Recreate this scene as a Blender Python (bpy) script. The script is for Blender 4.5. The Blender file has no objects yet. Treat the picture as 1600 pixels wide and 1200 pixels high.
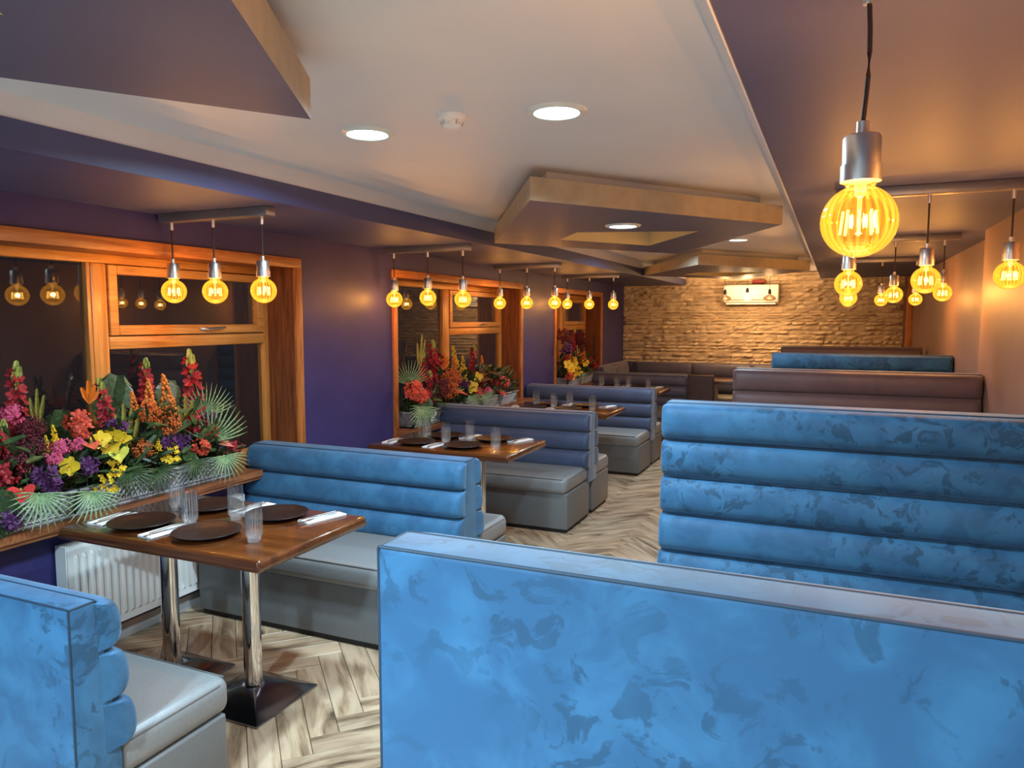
import bpy, bmesh, math, random
from mathutils import Vector, Matrix, Euler
PI = math.pi
R = math.radians
SC = bpy.context.scene
COL = SC.collection

# ------------------------------------------------------------------ camera, world, exposure
cam_d = bpy.data.cameras.new('camera')
cam = bpy.data.objects.new('camera', cam_d)
COL.objects.link(cam)
cam.location = (0, 0, 1.64)
cam.rotation_euler = (R(90 - 5.088), 0, R(23.594))
cam_d.sensor_fit = 'HORIZONTAL'
cam_d.sensor_width = 36.0
cam_d.lens = 36.0 * 1145.1 / 1600.0
cam_d.clip_start = 0.02
SC.camera = cam
SC.view_settings.view_transform = 'Standard'
SC.view_settings.look = 'None'
SC.view_settings.gamma = 1.0
SC.view_settings.use_curve_mapping = False
SC.view_settings.exposure = 0.22
world = bpy.data.worlds.new('night')
SC.world = world
world.use_nodes = True
world.node_tree.nodes['Background'].inputs[0].default_value = (0.008, 0.007, 0.009, 1)
world.node_tree.nodes['Background'].inputs[1].default_value = 1.0

BULB_W = 3.9            # watts of every amber bulb
DOWN_W = 34.0           # watts of every ceiling downlight
BULB_COL = (1.0, 0.55, 0.25)
DOWN_COL = (0.58, 0.83, 1.0)

# ------------------------------------------------------------------ small helpers
def lin(r, g, b):
    f = lambda c: (c / 255 / 12.92) if c / 255 <= 0.04045 else ((c / 255 + 0.055) / 1.055) ** 2.4
    return (f(r), f(g), f(b), 1.0)

class MB:
    def __init__(self):
        self.v = []; self.f = []
    def add(self, vs, fs):
        o = len(self.v)
        self.v += [tuple(p) for p in vs]
        self.f += [tuple(i + o for i in q) for q in fs]
        return self
    def box(self, x0, x1, y0, y1, z0, z1):
        return self.add([(x0,y0,z0),(x1,y0,z0),(x1,y1,z0),(x0,y1,z0),(x0,y0,z1),(x1,y0,z1),(x1,y1,z1),(x0,y1,z1)],
                        [(0,3,2,1),(4,5,6,7),(0,1,5,4),(1,2,6,5),(2,3,7,6),(3,0,4,7)])
    def prism(self, poly, z0, z1):                 # polygon in xy, counter-clockwise
        n = len(poly)
        return self.add([(x,y,z0) for x,y in poly] + [(x,y,z1) for x,y in poly],
                        [tuple(range(n-1,-1,-1)), tuple(range(n,2*n))] + [(i,(i+1)%n,n+(i+1)%n,n+i) for i in range(n)])
    def extx(self, poly, x0, x1):                  # polygon in yz extruded along x
        n = len(poly)
        return self.add([(x0,y,z) for y,z in poly] + [(x1,y,z) for y,z in poly],
                        [tuple(range(n-1,-1,-1)), tuple(range(n,2*n))] + [(i,(i+1)%n,n+(i+1)%n,n+i) for i in range(n)])
    def lathe(self, prof, n=24, c=(0,0,0), rib=0, amp=0.0):
        vs = []; fs = []
        for (r, z) in prof:
            for k in range(n):
                a = 2*PI*k/n
                rr = r*(1 + (amp*math.cos(rib*a) if rib else 0))
                vs.append((c[0]+rr*math.cos(a), c[1]+rr*math.sin(a), c[2]+z))
        for i in range(len(prof)-1):
            for k in range(n):
                fs.append((i*n+k, i*n+(k+1)%n, (i+1)*n+(k+1)%n, (i+1)*n+k))
        self.add(vs, fs)
        if prof[0][0] > 1e-5: self.add(vs[:n], [tuple(range(n-1,-1,-1))])
        if prof[-1][0] > 1e-5: self.add(vs[-n:], [tuple(range(n))])
        return self
    def tube(self, pts, r, n=8, closed=False):
        pts = [Vector(p) for p in pts]; m = len(pts); vs = []; fs = []
        for i, p in enumerate(pts):
            if closed: d = pts[(i+1)%m]-pts[i-1]
            else: d = pts[min(i+1,m-1)]-pts[max(i-1,0)]
            d.normalize()
            a = d.cross(Vector((0,0,1)))
            if a.length < 1e-3: a = d.cross(Vector((1,0,0)))
            a.normalize(); b = d.cross(a)
            rr = r[i] if isinstance(r, (list,tuple)) else r
            for k in range(n):
                t = 2*PI*k/n
                vs.append(p + a*rr*math.cos(t) + b*rr*math.sin(t))
        for i in range(m if closed else m-1):
            j = (i+1)%m
            for k in range(n):
                fs.append((i*n+k, i*n+(k+1)%n, j*n+(k+1)%n, j*n+k))
        if not closed:
            fs.append(tuple(range(n-1,-1,-1))); fs.append(tuple((m-1)*n+k for k in range(n)))
        return self.add(vs, fs)
    def octa(self, c, s, sz=None):
        sz = sz or s; x,y,z = c
        return self.add([(x+s,y,z),(x-s,y,z),(x,y+s,z),(x,y-s,z),(x,y,z+sz),(x,y,z-sz)],
                        [(0,2,4),(2,1,4),(1,3,4),(3,0,4),(2,0,5),(1,2,5),(3,1,5),(0,3,5)])
    def bevel(self, w, seg=2, angle=40):
        bm = self.bm()
        es = [e for e in bm.edges if len(e.link_faces) == 2 and e.calc_face_angle(0) > R(angle)]
        bmesh.ops.bevel(bm, geom=es, offset=w, segments=seg, profile=0.5, affect='EDGES', clamp_overlap=True)
        self.v = [tuple(v.co) for v in bm.verts]
        bm.verts.index_update()
        self.f = [tuple(v.index for v in f.verts) for f in bm.faces]
        bm.free(); return self
    def bm(self):
        bm = bmesh.new()
        vs = [bm.verts.new(p) for p in self.v]
        for q in self.f:
            try: bm.faces.new([vs[i] for i in q])
            except ValueError: pass
        bm.normal_update()
        return bm
    def mesh(self, name, mat, smooth=True, ang=38, fix=True):
        me = bpy.data.meshes.new(name)
        if fix:
            bm = self.bm()
            bmesh.ops.remove_doubles(bm, verts=bm.verts, dist=1e-6)
            bmesh.ops.recalc_face_normals(bm, faces=bm.faces)
            bm.to_mesh(me); bm.free()
        else:
            me.from_pydata(self.v, [], self.f); me.update()
        if smooth:
            me.shade_smooth()
            me.set_sharp_from_angle(angle=R(ang))
        if mat: me.materials.append(mat)
        return me

def link(name, me, parent=None, loc=(0,0,0), rot=None, scale=None):
    o = bpy.data.objects.new(name, me)
    COL.objects.link(o)
    if parent: o.parent = parent
    o.location = loc
    if rot is not None: o.rotation_euler = rot
    if scale is not None: o.scale = (scale,)*3 if not isinstance(scale,(tuple,list)) else scale
    return o
def put(name, mb, mat, parent=None, loc=(0,0,0), rot=None, **k):
    return link(name, mb.mesh(name, mat, **k), parent, loc, rot)
def thing(name, label, cat, loc=(0,0,0), rotz=0.0, group=None):
    o = link(name, None, None, loc, (0,0,rotz))
    o.empty_display_size = 0.05
    return tag(o, label, cat, group)
def tag(o, label, cat, group=None):
    o['label'] = label; o['category'] = cat
    if group: o['group'] = group
    return o
def struct(o, label=None):
    o['kind'] = 'structure'
    if label: o['label'] = label
    return o
KIDS = {}
def copy_tree(o, parent=None):
    c = o.copy(); COL.objects.link(c)
    if parent: c.parent = parent
    for ch in list(o.children): copy_tree(ch, c)
    return c
def dup(o, loc, rotz, label, group=None):
    c = copy_tree(o); c.location = loc; c.rotation_euler = (0,0,rotz)
    c['label'] = label
    if group: c['group'] = group
    return c

# ------------------------------------------------------------------ materials
def pmat(name, col, rough=0.5, metal=0.0, spec=0.5, **kw):
    m = bpy.data.materials.new(name); m.use_nodes = True
    b = m.node_tree.nodes['Principled BSDF']
    b.inputs['Base Color'].default_value = col
    b.inputs['Roughness'].default_value = rough
    b.inputs['Metallic'].default_value = metal
    b.inputs['Specular IOR Level'].default_value = spec
    for k, v in kw.items():
        b.inputs[k.replace('_',' ')].default_value = v
    return m
def nodes(m): return m.node_tree.nodes, m.node_tree.links, m.node_tree.nodes['Principled BSDF']
def tex(m, kind='NOISE', scale=10, detail=3, rough=0.55, dist=0.0, stretch=(1,1,1), rnd=True):
    N, L, b = nodes(m)
    tc = N.new('ShaderNodeTexCoord'); mp = N.new('ShaderNodeMapping')
    mp.inputs['Scale'].default_value = stretch
    src = tc.outputs['Object']
    if rnd:
        oi = N.new('ShaderNodeObjectInfo'); vm = N.new('ShaderNodeVectorMath'); vm.operation = 'MULTIPLY_ADD'
        cx = N.new('ShaderNodeCombineXYZ')
        for i in range(3): L.new(oi.outputs['Random'], cx.inputs[i])
        vm.inputs[1].default_value = (17.3, 9.1, 23.7)
        L.new(cx.outputs[0], vm.inputs[0]); L.new(src, vm.inputs[2]); src = vm.outputs[0]
    L.new(src, mp.inputs[0])
    t = N.new('ShaderNodeTexNoise')
    t.inputs['Scale'].default_value = scale; t.inputs['Detail'].default_value = detail
    t.inputs['Roughness'].default_value = rough; t.inputs['Distortion'].default_value = dist
    L.new(mp.outputs[0], t.inputs['Vector'])
    return t
def ramp(m, t, stops):
    N, L, b = nodes(m)
    r = N.new('ShaderNodeValToRGB')
    e = r.color_ramp.elements
    e[0].position, e[0].color = stops[0]
    e[1].position, e[1].color = stops[-1]
    for p, c in stops[1:-1]:
        x = e.new(p); x.color = c
    L.new(t.outputs['Fac'], r.inputs[0])
    return r
def bump(m, t, strength=0.2, dist=0.01):
    N, L, b = nodes(m)
    bp = N.new('ShaderNodeBump'); bp.inputs['Strength'].default_value = strength; bp.inputs['Distance'].default_value = dist
    L.new(t.outputs['Fac'], bp.inputs['Height']); L.new(bp.outputs[0], b.inputs['Normal'])
    return bp
def noisy(name, stops, rough=0.5, scale=6, detail=3, dist=0, stretch=(1,1,1), bmp=0, bd=0.01, metal=0, spec=0.5, nrough=0.55, **kw):
    m = pmat(name, stops[0][1], rough, metal, spec, **kw)
    t = tex(m, scale=scale, detail=detail, dist=dist, stretch=stretch, rough=nrough)
    r = ramp(m, t, stops)
    m.node_tree.links.new(r.outputs[0], m.node_tree.nodes['Principled BSDF'].inputs['Base Color'])
    if bmp: bump(m, t, bmp, bd)
    return m
def woodmat(name, dark, mid, light, axis, rough=0.4, scale=3.0, **kw):
    st = {'x': (0.6,9,9), 'y': (9,0.6,9), 'z': (9,9,0.6)}[axis]
    m = pmat(name, mid, rough, **kw)
    t = tex(m, scale=scale, detail=5, dist=1.6, stretch=st, rough=0.6)
    r = ramp(m, t, [(0.30,dark),(0.5,mid),(0.72,light)])
    m.node_tree.links.new(r.outputs[0], m.node_tree.nodes['Principled BSDF'].inputs['Base Color'])
    bump(m, t, 0.12, 0.004)
    return m
def emit(name, col, strength):
    m = bpy.data.materials.new(name); m.use_nodes = True
    N = m.node_tree.nodes; N.clear()
    e = N.new('ShaderNodeEmission'); o = N.new('ShaderNodeOutputMaterial')
    e.inputs[0].default_value = (*col[:3],1); e.inputs[1].default_value = strength
    m.node_tree.links.new(e.outputs[0], o.inputs[0])
    return m

M = {}
# velvet: crushed nap drawn as blotches of two blues
def velvet(name, amount):
    m = pmat(name, lin(60,112,150), 0.6, 0, 0.35)
    N, L, b = nodes(m)
    def mth(op, a, c, clamp=False):
        x = N.new('ShaderNodeMath'); x.operation = op; x.use_clamp = clamp
        for i_, q in enumerate((a, c)):
            if isinstance(q, (int, float)): x.inputs[i_].default_value = q
            else: L.new(q, x.inputs[i_])
        return x.outputs[0]
    def rng(src, a, b_, c=0.0, d=1.0):
        x = N.new('ShaderNodeMapRange'); x.interpolation_type = 'SMOOTHSTEP'
        for n_, q in (('From Min',a),('From Max',b_),('To Min',c),('To Max',d)): x.inputs[n_].default_value = q
        L.new(src, x.inputs['Value']); return x.outputs[0]
    big = tex(m, scale=1.6, detail=3, rough=0.5, dist=0.4)
    mid = tex(m, scale=7.0, detail=4, rough=0.55, dist=0.5)
    fine = tex(m, scale=13.0, detail=5, rough=0.62, dist=0.9)
    # crushed patches: small hard-edged marks that gather in some areas
    patch = mth('MULTIPLY', rng(fine.outputs['Fac'], .525, .585), rng(big.outputs['Fac'], .37, .56))
    soft = rng(mid.outputs['Fac'], .36, .64)
    c1 = N.new('ShaderNodeMix'); c1.data_type = 'RGBA'
    c1.inputs['A'].default_value = VEL_MID; c1.inputs['B'].default_value = VEL_LIGHT
    L.new(soft, c1.inputs['Factor'])
    c2 = N.new('ShaderNodeMix'); c2.data_type = 'RGBA'
    L.new(c1.outputs['Result'], c2.inputs['A']); c2.inputs['B'].default_value = VEL_DARK
    L.new(mth('MULTIPLY', patch, amount), c2.inputs['Factor'])
    L.new(c2.outputs['Result'], b.inputs['Base Color'])
    b.inputs['Sheen Weight'].default_value = 0.22
    b.inputs['Sheen Roughness'].default_value = 0.55
    b.inputs['Sheen Tint'].default_value = (0.6,0.8,1,1)
    bp = N.new('ShaderNodeBump'); bp.inputs['Strength'].default_value = 0.10; bp.inputs['Distance'].default_value = 0.005
    L.new(fine.outputs['Fac'], bp.inputs['Height']); L.new(bp.outputs[0], b.inputs['Normal'])
    return m
VEL_MID = (0.016,0.086,0.186,1); VEL_LIGHT = (0.028,0.130,0.256,1); VEL_DARK = (0.008,0.054,0.112,1)
M['velvet_warm_lit'] = noisy('brown_warm_lit_velvet', [(0.35,lin(92,72,76)),(0.65,lin(104,82,86))], 0.5, 5, 4, Sheen_Weight=0.3)  # blue velvet under warm lamps, the brown cast put into its colour
M['slate'] = noisy('slate_warm_lit_cloth', [(0.35,lin(66,64,84)),(0.65,lin(76,74,96))], 0.5, 5, 4, Sheen_Weight=0.3)  # greyed tone of blue cloth in warm lamplight, put into the colour
M['velvet_dim_lit'] = noisy('dim_lit_blue_velvet', [(0.35,lin(44,60,90)),(0.65,lin(54,71,102))], 0.55, 4, 4, Sheen_Weight=0.3)  # same blue velvet farther off, weaker warm light put into its colour
M['velvet'] = velvet('crushed_blue_velvet', .9)
M['velvet_smooth'] = velvet('brushed_blue_velvet', .28)
M['piping'] = noisy('blue_piping', [(0.3,(0.008,0.03,0.06,1)),(0.7,(0.012,0.038,0.072,1))], 0.6, 20)
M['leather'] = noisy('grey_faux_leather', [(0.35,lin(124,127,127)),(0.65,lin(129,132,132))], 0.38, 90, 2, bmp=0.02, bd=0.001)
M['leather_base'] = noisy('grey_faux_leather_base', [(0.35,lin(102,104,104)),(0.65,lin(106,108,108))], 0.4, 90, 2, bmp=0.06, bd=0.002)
M['plinth'] = noisy('black_plinth', [(0.3,lin(12,11,11)),(0.7,lin(20,19,19))], 0.6, 10)
M['navy'] = noisy('navy_wall_paint', [(0.3,lin(52,48,106)),(0.7,lin(58,54,114))], 0.5, 4, 2, spec=0.5)
M['soffit'] = noisy('dark_navy_ceiling_paint', [(0.3,lin(66,72,116)),(0.7,lin(72,78,122))], 0.52, 3, 2, spec=0.6)
M['raft'] = noisy('dusk_blue_panel_paint', [(0.3,lin(84,84,112)),(0.7,lin(90,90,118))], 0.5, 3, 2, spec=0.5)
M['white_ceiling'] = noisy('pale_grey_ceiling_paint', [(0.3,lin(214,219,227)),(0.7,lin(219,224,232))], 0.45, 2, 2)
M['cream'] = noisy('cream_panel_edge', [(0.3,lin(158,148,128)),(0.7,lin(172,162,140))], 0.55, 12, 3)
M['cream_lit'] = noisy('lit_cream_lining', [(0.3,lin(222,208,160)),(0.7,lin(230,216,168))], 0.5, 8, 3)  # light inside the recess painted in as a brighter cream
M['taupe_wall'] = noisy('mauve_brown_wall_paint', [(0.3,lin(138,110,100)),(0.7,lin(146,116,106))], 0.5, 3, 2, spec=0.5)
M['grey_wall'] = noisy('pale_plaster', [(0.3,lin(170,172,176)),(0.7,lin(180,182,186))], 0.6, 3, 2)
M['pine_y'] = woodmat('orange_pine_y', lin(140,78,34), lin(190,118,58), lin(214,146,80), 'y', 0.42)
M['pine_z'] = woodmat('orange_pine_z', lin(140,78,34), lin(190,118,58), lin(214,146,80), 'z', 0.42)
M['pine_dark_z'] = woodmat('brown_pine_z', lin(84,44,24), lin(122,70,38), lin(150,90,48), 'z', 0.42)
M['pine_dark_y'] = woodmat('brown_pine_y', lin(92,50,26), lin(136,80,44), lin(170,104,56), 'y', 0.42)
M['pine_sill'] = woodmat('brown_sill_wood', lin(104,60,34), lin(146,90,52), lin(176,114,70), 'y', 0.3)
M['frame_y'] = woodmat('golden_window_wood_y', lin(176,116,52), lin(206,146,74), lin(222,166,92), 'y', 0.35)
M['frame_z'] = woodmat('golden_window_wood_z', lin(176,116,52), lin(206,146,74), lin(222,166,92), 'z', 0.35)
M['table_wood'] = woodmat('red_brown_table_wood', lin(58,28,12), lin(84,44,19), lin(104,58,26), 'x', 0.2, 1.6, Coat_Weight=0.6, Coat_Roughness=0.06)
M['chrome'] = noisy('chrome', [(0.3,(0.78,0.78,0.78,1)),(0.7,(0.84,0.84,0.84,1))], 0.07, 5, metal=1.0)
M['base_metal'] = noisy('dark_polished_base', [(0.3,(0.30,0.30,0.32,1)),(0.7,(0.36,0.36,0.38,1))], 0.16, 5, metal=1.0)
M['steel'] = noisy('brushed_steel', [(0.3,(0.70,0.69,0.67,1)),(0.7,(0.80,0.79,0.77,1))], 0.34, 8, stretch=(20,20,0.6), metal=1.0)
M['bar_metal'] = noisy('grey_bar_metal', [(0.3,lin(150,146,142)),(0.7,lin(165,160,156))], 0.36, 8, metal=0.7)
M['cord'] = pmat('brown_cord', lin(48,34,30), 0.6)
M['plate'] = noisy('dark_bronze_stoneware', [(0.35,lin(26,17,17)),(0.65,lin(35,23,22))], 0.38, 9, 3, spec=0.35)
M['napkin'] = noisy('white_linen', [(0.3,lin(228,228,226)),(0.7,lin(240,240,238))], 0.8, 60, 2)
M['cutlery'] = noisy('polished_cutlery_steel', [(0.3,(0.6,0.6,0.6,1)),(0.7,(0.72,0.72,0.72,1))], 0.14, 5, metal=1.0)
M['radiator'] = noisy('white_radiator_enamel', [(0.3,lin(232,230,224)),(0.7,lin(240,238,232))], 0.3, 3)
M['skirting'] = noisy('grey_white_skirting', [(0.3,lin(176,174,172)),(0.7,lin(190,188,186))], 0.4, 4)
M['zinc'] = noisy('weathered_zinc', [(0.3,lin(84,84,88)),(0.5,lin(128,128,132)),(0.72,lin(176,176,180))], 0.42, 14, 5, metal=0.3, bmp=0.15, bd=0.003)
M['lattice'] = noisy('bright_zinc_lattice', [(0.3,lin(170,170,172)),(0.7,lin(205,205,207))], 0.35, 14, metal=0.3)
M['white_plastic'] = noisy('white_plastic', [(0.3,lin(228,228,228)),(0.7,lin(236,236,236))], 0.35, 4)
M['bezel'] = noisy('white_lamp_bezel', [(0.3,lin(205,215,215)),(0.7,lin(215,225,225))], 0.3, 4)
M['red_plastic'] = pmat('dark_red_plastic', lin(120,34,24), 0.4)
M['brown_velvet'] = noisy('dark_brown_panel_cloth', [(0.35,lin(58,40,40)),(0.65,lin(72,50,48))], 0.6, 12, 4)
M['diffuser'] = emit('cool_diffuser', (0.86,0.96,1.0), 9.0)
M['filament'] = emit('filament_glow', (1.0,0.66,0.20), 7.0)
def floormat():
    m = pmat('wood_look_plank', lin(150,130,105), 0.34)
    N, L, b = nodes(m)
    t = tex(m, scale=2.4, detail=5, dist=0.7, stretch=(1.0,5.5,5.5), rough=0.55)
    r = ramp(m, t, [(0.30,lin(84,64,48)),(0.43,lin(156,128,100)),(0.55,lin(190,162,132)),(0.75,lin(204,180,150))])
    oi = N.new('ShaderNodeObjectInfo')
    hs = N.new('ShaderNodeHueSaturation')
    mr = N.new('ShaderNodeMapRange'); mr.inputs['To Min'].default_value = 0.80; mr.inputs['To Max'].default_value = 1.08
    L.new(oi.outputs['Random'], mr.inputs['Value']); L.new(mr.outputs[0], hs.inputs['Value'])
    L.new(r.outputs[0], hs.inputs['Color']); L.new(hs.outputs[0], b.inputs['Base Color'])
    bump(m, t, 0.1, 0.003)
    return m
M['plank'] = floormat()
M['grout'] = pmat('dark_joint', lin(52,42,34), 0.7)
def stonemat():
    m = pmat('sandstone_ledge', lin(190,150,100), 0.75)
    N, L, b = nodes(m)
    t = tex(m, scale=9, detail=6, dist=0.5, stretch=(0.5,1,2.2), rough=0.65)
    r = ramp(m, t, [(0.28,lin(160,138,112)),(0.5,lin(208,188,158)),(0.74,lin(232,214,186))])
    oi = N.new('ShaderNodeObjectInfo'); hs = N.new('ShaderNodeHueSaturation')
    mr = N.new('ShaderNodeMapRange'); mr.inputs['To Min'].default_value = 0.78; mr.inputs['To Max'].default_value = 1.08
    L.new(oi.outputs['Random'], mr.inputs['Value']); L.new(mr.outputs[0], hs.inputs['Value'])
    L.new(r.outputs[0], hs.inputs['Color']); L.new(hs.outputs[0], b.inputs['Base Color'])
    bump(m, t, 0.8, 0.02)
    return m
M['stone'] = stonemat()
def glassmat(name, col, rough=0.0, ior=1.45):
    m = pmat(name, col, rough)
    b = m.node_tree.nodes['Principled BSDF']
    b.inputs['Transmission Weight'].default_value = 1.0
    b.inputs['IOR'].default_value = ior
    return m
def tumblermat():
    m = bpy.data.materials.new('clear_tumbler_glass'); m.use_nodes = True
    N = m.node_tree.nodes; L = m.node_tree.links; N.clear()
    out = N.new('ShaderNodeOutputMaterial'); tr = N.new('ShaderNodeBsdfTransparent'); tr.inputs[0].default_value = (.975,.98,.98,1)
    gl = N.new('ShaderNodeBsdfGlossy'); gl.inputs['Roughness'].default_value = 0.03
    tl = N.new('ShaderNodeBsdfTranslucent'); tl.inputs[0].default_value = (.95,.97,.98,1)
    df = N.new('ShaderNodeBsdfDiffuse'); df.inputs[0].default_value = (.95,.97,.98,1)
    md = N.new('ShaderNodeMixShader'); md.inputs[0].default_value = .6; L.new(tl.outputs[0], md.inputs[1]); L.new(df.outputs[0], md.inputs[2])
    tc = N.new('ShaderNodeTexCoord'); sx = N.new('ShaderNodeSeparateXYZ'); L.new(tc.outputs['Object'], sx.inputs[0])
    at = N.new('ShaderNodeMath'); at.operation = 'ARCTAN2'; L.new(sx.outputs['X'], at.inputs[0]); L.new(sx.outputs['Y'], at.inputs[1])
    mu = N.new('ShaderNodeMath'); mu.operation = 'MULTIPLY'; mu.inputs[1].default_value = 20.0; L.new(at.outputs[0], mu.inputs[0])
    sn = N.new('ShaderNodeMath'); sn.operation = 'SINE'; L.new(mu.outputs[0], sn.inputs[0])
    r1 = N.new('ShaderNodeMapRange'); r1.inputs['From Min'].default_value = .2; r1.inputs['To Min'].default_value = .015; r1.inputs['To Max'].default_value = .12
    L.new(sn.outputs[0], r1.inputs['Value'])
    zz = N.new('ShaderNodeMapRange'); zz.inputs['From Min'].default_value = .10; zz.inputs['From Max'].default_value = .128; zz.inputs['To Min'].default_value = 1; zz.inputs['To Max'].default_value = .08
    L.new(sx.outputs['Z'], zz.inputs['Value'])
    mm = N.new('ShaderNodeMath'); mm.operation = 'MULTIPLY'; L.new(r1.outputs[0], mm.inputs[0]); L.new(zz.outputs[0], mm.inputs[1])
    zb = N.new('ShaderNodeMapRange'); zb.inputs['From Min'].default_value = .012; zb.inputs['From Max'].default_value = .045; zb.inputs['To Min'].default_value = .14; zb.inputs['To Max'].default_value = 0
    L.new(sx.outputs['Z'], zb.inputs['Value'])
    ma = N.new('ShaderNodeMath'); ma.operation = 'ADD'; L.new(mm.outputs[0], ma.inputs[0]); L.new(zb.outputs[0], ma.inputs[1])  # white scatter on ribs and base paints in their glints
    lw = N.new('ShaderNodeLayerWeight'); lw.inputs[0].default_value = .25
    fr = N.new('ShaderNodeMath'); fr.operation = 'MULTIPLY_ADD'; fr.inputs[1].default_value = .55; fr.inputs[2].default_value = .04; L.new(lw.outputs['Facing'], fr.inputs[0])
    m1 = N.new('ShaderNodeMixShader'); L.new(ma.outputs[0], m1.inputs[0]); L.new(tr.outputs[0], m1.inputs[1]); L.new(md.outputs[0], m1.inputs[2])
    m2 = N.new('ShaderNodeMixShader'); L.new(fr.outputs[0], m2.inputs[0]); L.new(m1.outputs[0], m2.inputs[1]); L.new(gl.outputs[0], m2.inputs[2])
    L.new(m2.outputs[0], out.inputs[0]); return m
M['tumbler'] = tumblermat()
M['pane'] = glassmat('window_pane_glass', (0.92,0.94,0.94,1), 0.0, 1.7)
def bulbglass(name, tint, em, glow):
    m = bpy.data.materials.new(name); m.use_nodes = True
    N = m.node_tree.nodes; L = m.node_tree.links; N.clear()
    out = N.new('ShaderNodeOutputMaterial')
    tr = N.new('ShaderNodeBsdfTransparent'); tr.inputs[0].default_value = (*tint,1)
    gl = N.new('ShaderNodeBsdfGlossy'); gl.inputs['Roughness'].default_value = 0.04
    fr = N.new('ShaderNodeFresnel'); fr.inputs[0].default_value = 1.45
    mx = N.new('ShaderNodeMixShader'); L.new(fr.outputs[0], mx.inputs[0]); L.new(tr.outputs[0], mx.inputs[1]); L.new(gl.outputs[0], mx.inputs[2])
    e = N.new('ShaderNodeEmission'); e.inputs[0].default_value = (*glow,1); e.inputs[1].default_value = em
    ad = N.new('ShaderNodeAddShader'); L.new(mx.outputs[0], ad.inputs[0]); L.new(e.outputs[0], ad.inputs[1])
    L.new(ad.outputs[0], out.inputs[0])
    return m
M['amber'] = bulbglass('amber_bulb_glass', (1.0,0.74,0.34), 0.5, (1.0,0.43,0.03))
def rib_bulb(m):
    N = m.node_tree.nodes; L = m.node_tree.links
    tc = N.new('ShaderNodeTexCoord'); sx = N.new('ShaderNodeSeparateXYZ'); L.new(tc.outputs['Object'], sx.inputs[0])
    at = N.new('ShaderNodeMath'); at.operation = 'ARCTAN2'; L.new(sx.outputs['X'], at.inputs[0]); L.new(sx.outputs['Y'], at.inputs[1])
    mu = N.new('ShaderNodeMath'); mu.operation = 'MULTIPLY'; mu.inputs[1].default_value = 24.0; L.new(at.outputs[0], mu.inputs[0])
    sn = N.new('ShaderNodeMath'); sn.operation = 'SINE'; L.new(mu.outputs[0], sn.inputs[0])
    mr = N.new('ShaderNodeMapRange'); mr.inputs['From Min'].default_value = -1; mr.inputs['To Min'].default_value = 0.18; mr.inputs['To Max'].default_value = 0.62
    L.new(sn.outputs[0], mr.inputs['Value'])
    e = [n for n in N if n.type == 'EMISSION'][0]; L.new(mr.outputs[0], e.inputs[1])
rib_bulb(M['amber'])
M['smoke'] = bulbglass('bronze_mirror_bulb_glass', (0.75,0.55,0.38), 0.10, (1.0,0.55,0.25))
M['clear_bulb'] = bulbglass('pale_bulb_glass', (1.0,0.93,0.78), 0.5, (1.0,0.75,0.4))

# ------------------------------------------------------------------ room shell
XL, YB, ZC = -3.30, 12.35, 2.37
YF = -2.4
fl = put('floor', MB().box(-3.32, 1.12, YF, YB+0.05, -0.06, -0.004), M['grout'], smooth=False); struct(fl)
# herringbone planks
PW, PL, PT = 0.115, 0.60, 0.012
def plank_mesh(var):
    g = 0.0012
    mb = MB().box(-PL/2+g, PL/2-g, -PW/2+g, PW/2-g, -PT/2, PT/2).bevel(0.0018, 1)
    return mb.mesh('plank', M['plank'], ang=30)
pm = plank_mesh(0)
cands = []
c45 = math.sqrt(0.5)
def toworld(u, v): return ((u - v)*c45, (u + v)*c45)
ox, oy = -1.85, 0.0
for k in range(-40, 130):
    for j in range(-12, 14):
        bu, bv = k*PW + j*PL, k*PW - j*PL
        for kind in (0, 1):
            if kind == 0: cu, cv, rot = bu + PL/2, bv + PW/2, PI/4
            else: cu, cv, rot = bu - PW/2, bv + PL/2, PI/4 + PI/2
            x, y = toworld(cu, cv)
            x += ox + 0.106; y += oy
            ex = 0.26
            if XL + 0.02 < x < 1.08 and YF + 0.1 < y < YB - 0.05: cands.append((x, y, rot))
def vis(x, y):
    if -2.05 < x < -0.45 and 2.2 < y < 9.0: return True
    if -3.3 < x < -1.3 and 1.55 < y < 3.3: return True
    return False
v = [c for c in cands if vis(c[0], c[1])]
v.sort(key=lambda c: (c[0]+1.9)**2 + (c[1]-2.2)**2)
near, rest = v[:290], v[290:] + [c for c in cands if not vis(c[0], c[1])]
rnd = random.Random(5)
for (x, y, r_) in near:
    o = link('plank', pm, fl, (x, y, -PT/2 + 0.002), (0,0,r_))
mb = MB()
for (x, y, r_) in rest:
    ca, sa = math.cos(r_), math.sin(r_)
    q = []
    for zz in (-0.01, 0.002):
        for (a, b_) in ((-1,-1),(1,-1),(1,1),(-1,1)):
            lx, ly = a*(PL/2-0.0012), b_*(PW/2-0.0012)
            q.append((min(max(x+lx*ca-ly*sa, XL-0.01), 1.1), y+lx*sa+ly*ca, zz))
    mb.add(q, [(4,5,6,7),(0,1,5,4),(1,2,6,5),(2,3,7,6),(3,0,4,7)])
o = put('planks', mb, M['plank'], fl, smooth=False, fix=False); o['kind'] = 'stuff'

ce = put('ceiling', MB().box(-3.32, 1.12, YF, YB+0.05, ZC, ZC+0.08), M['white_ceiling'], smooth=False); struct(ce)

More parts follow.
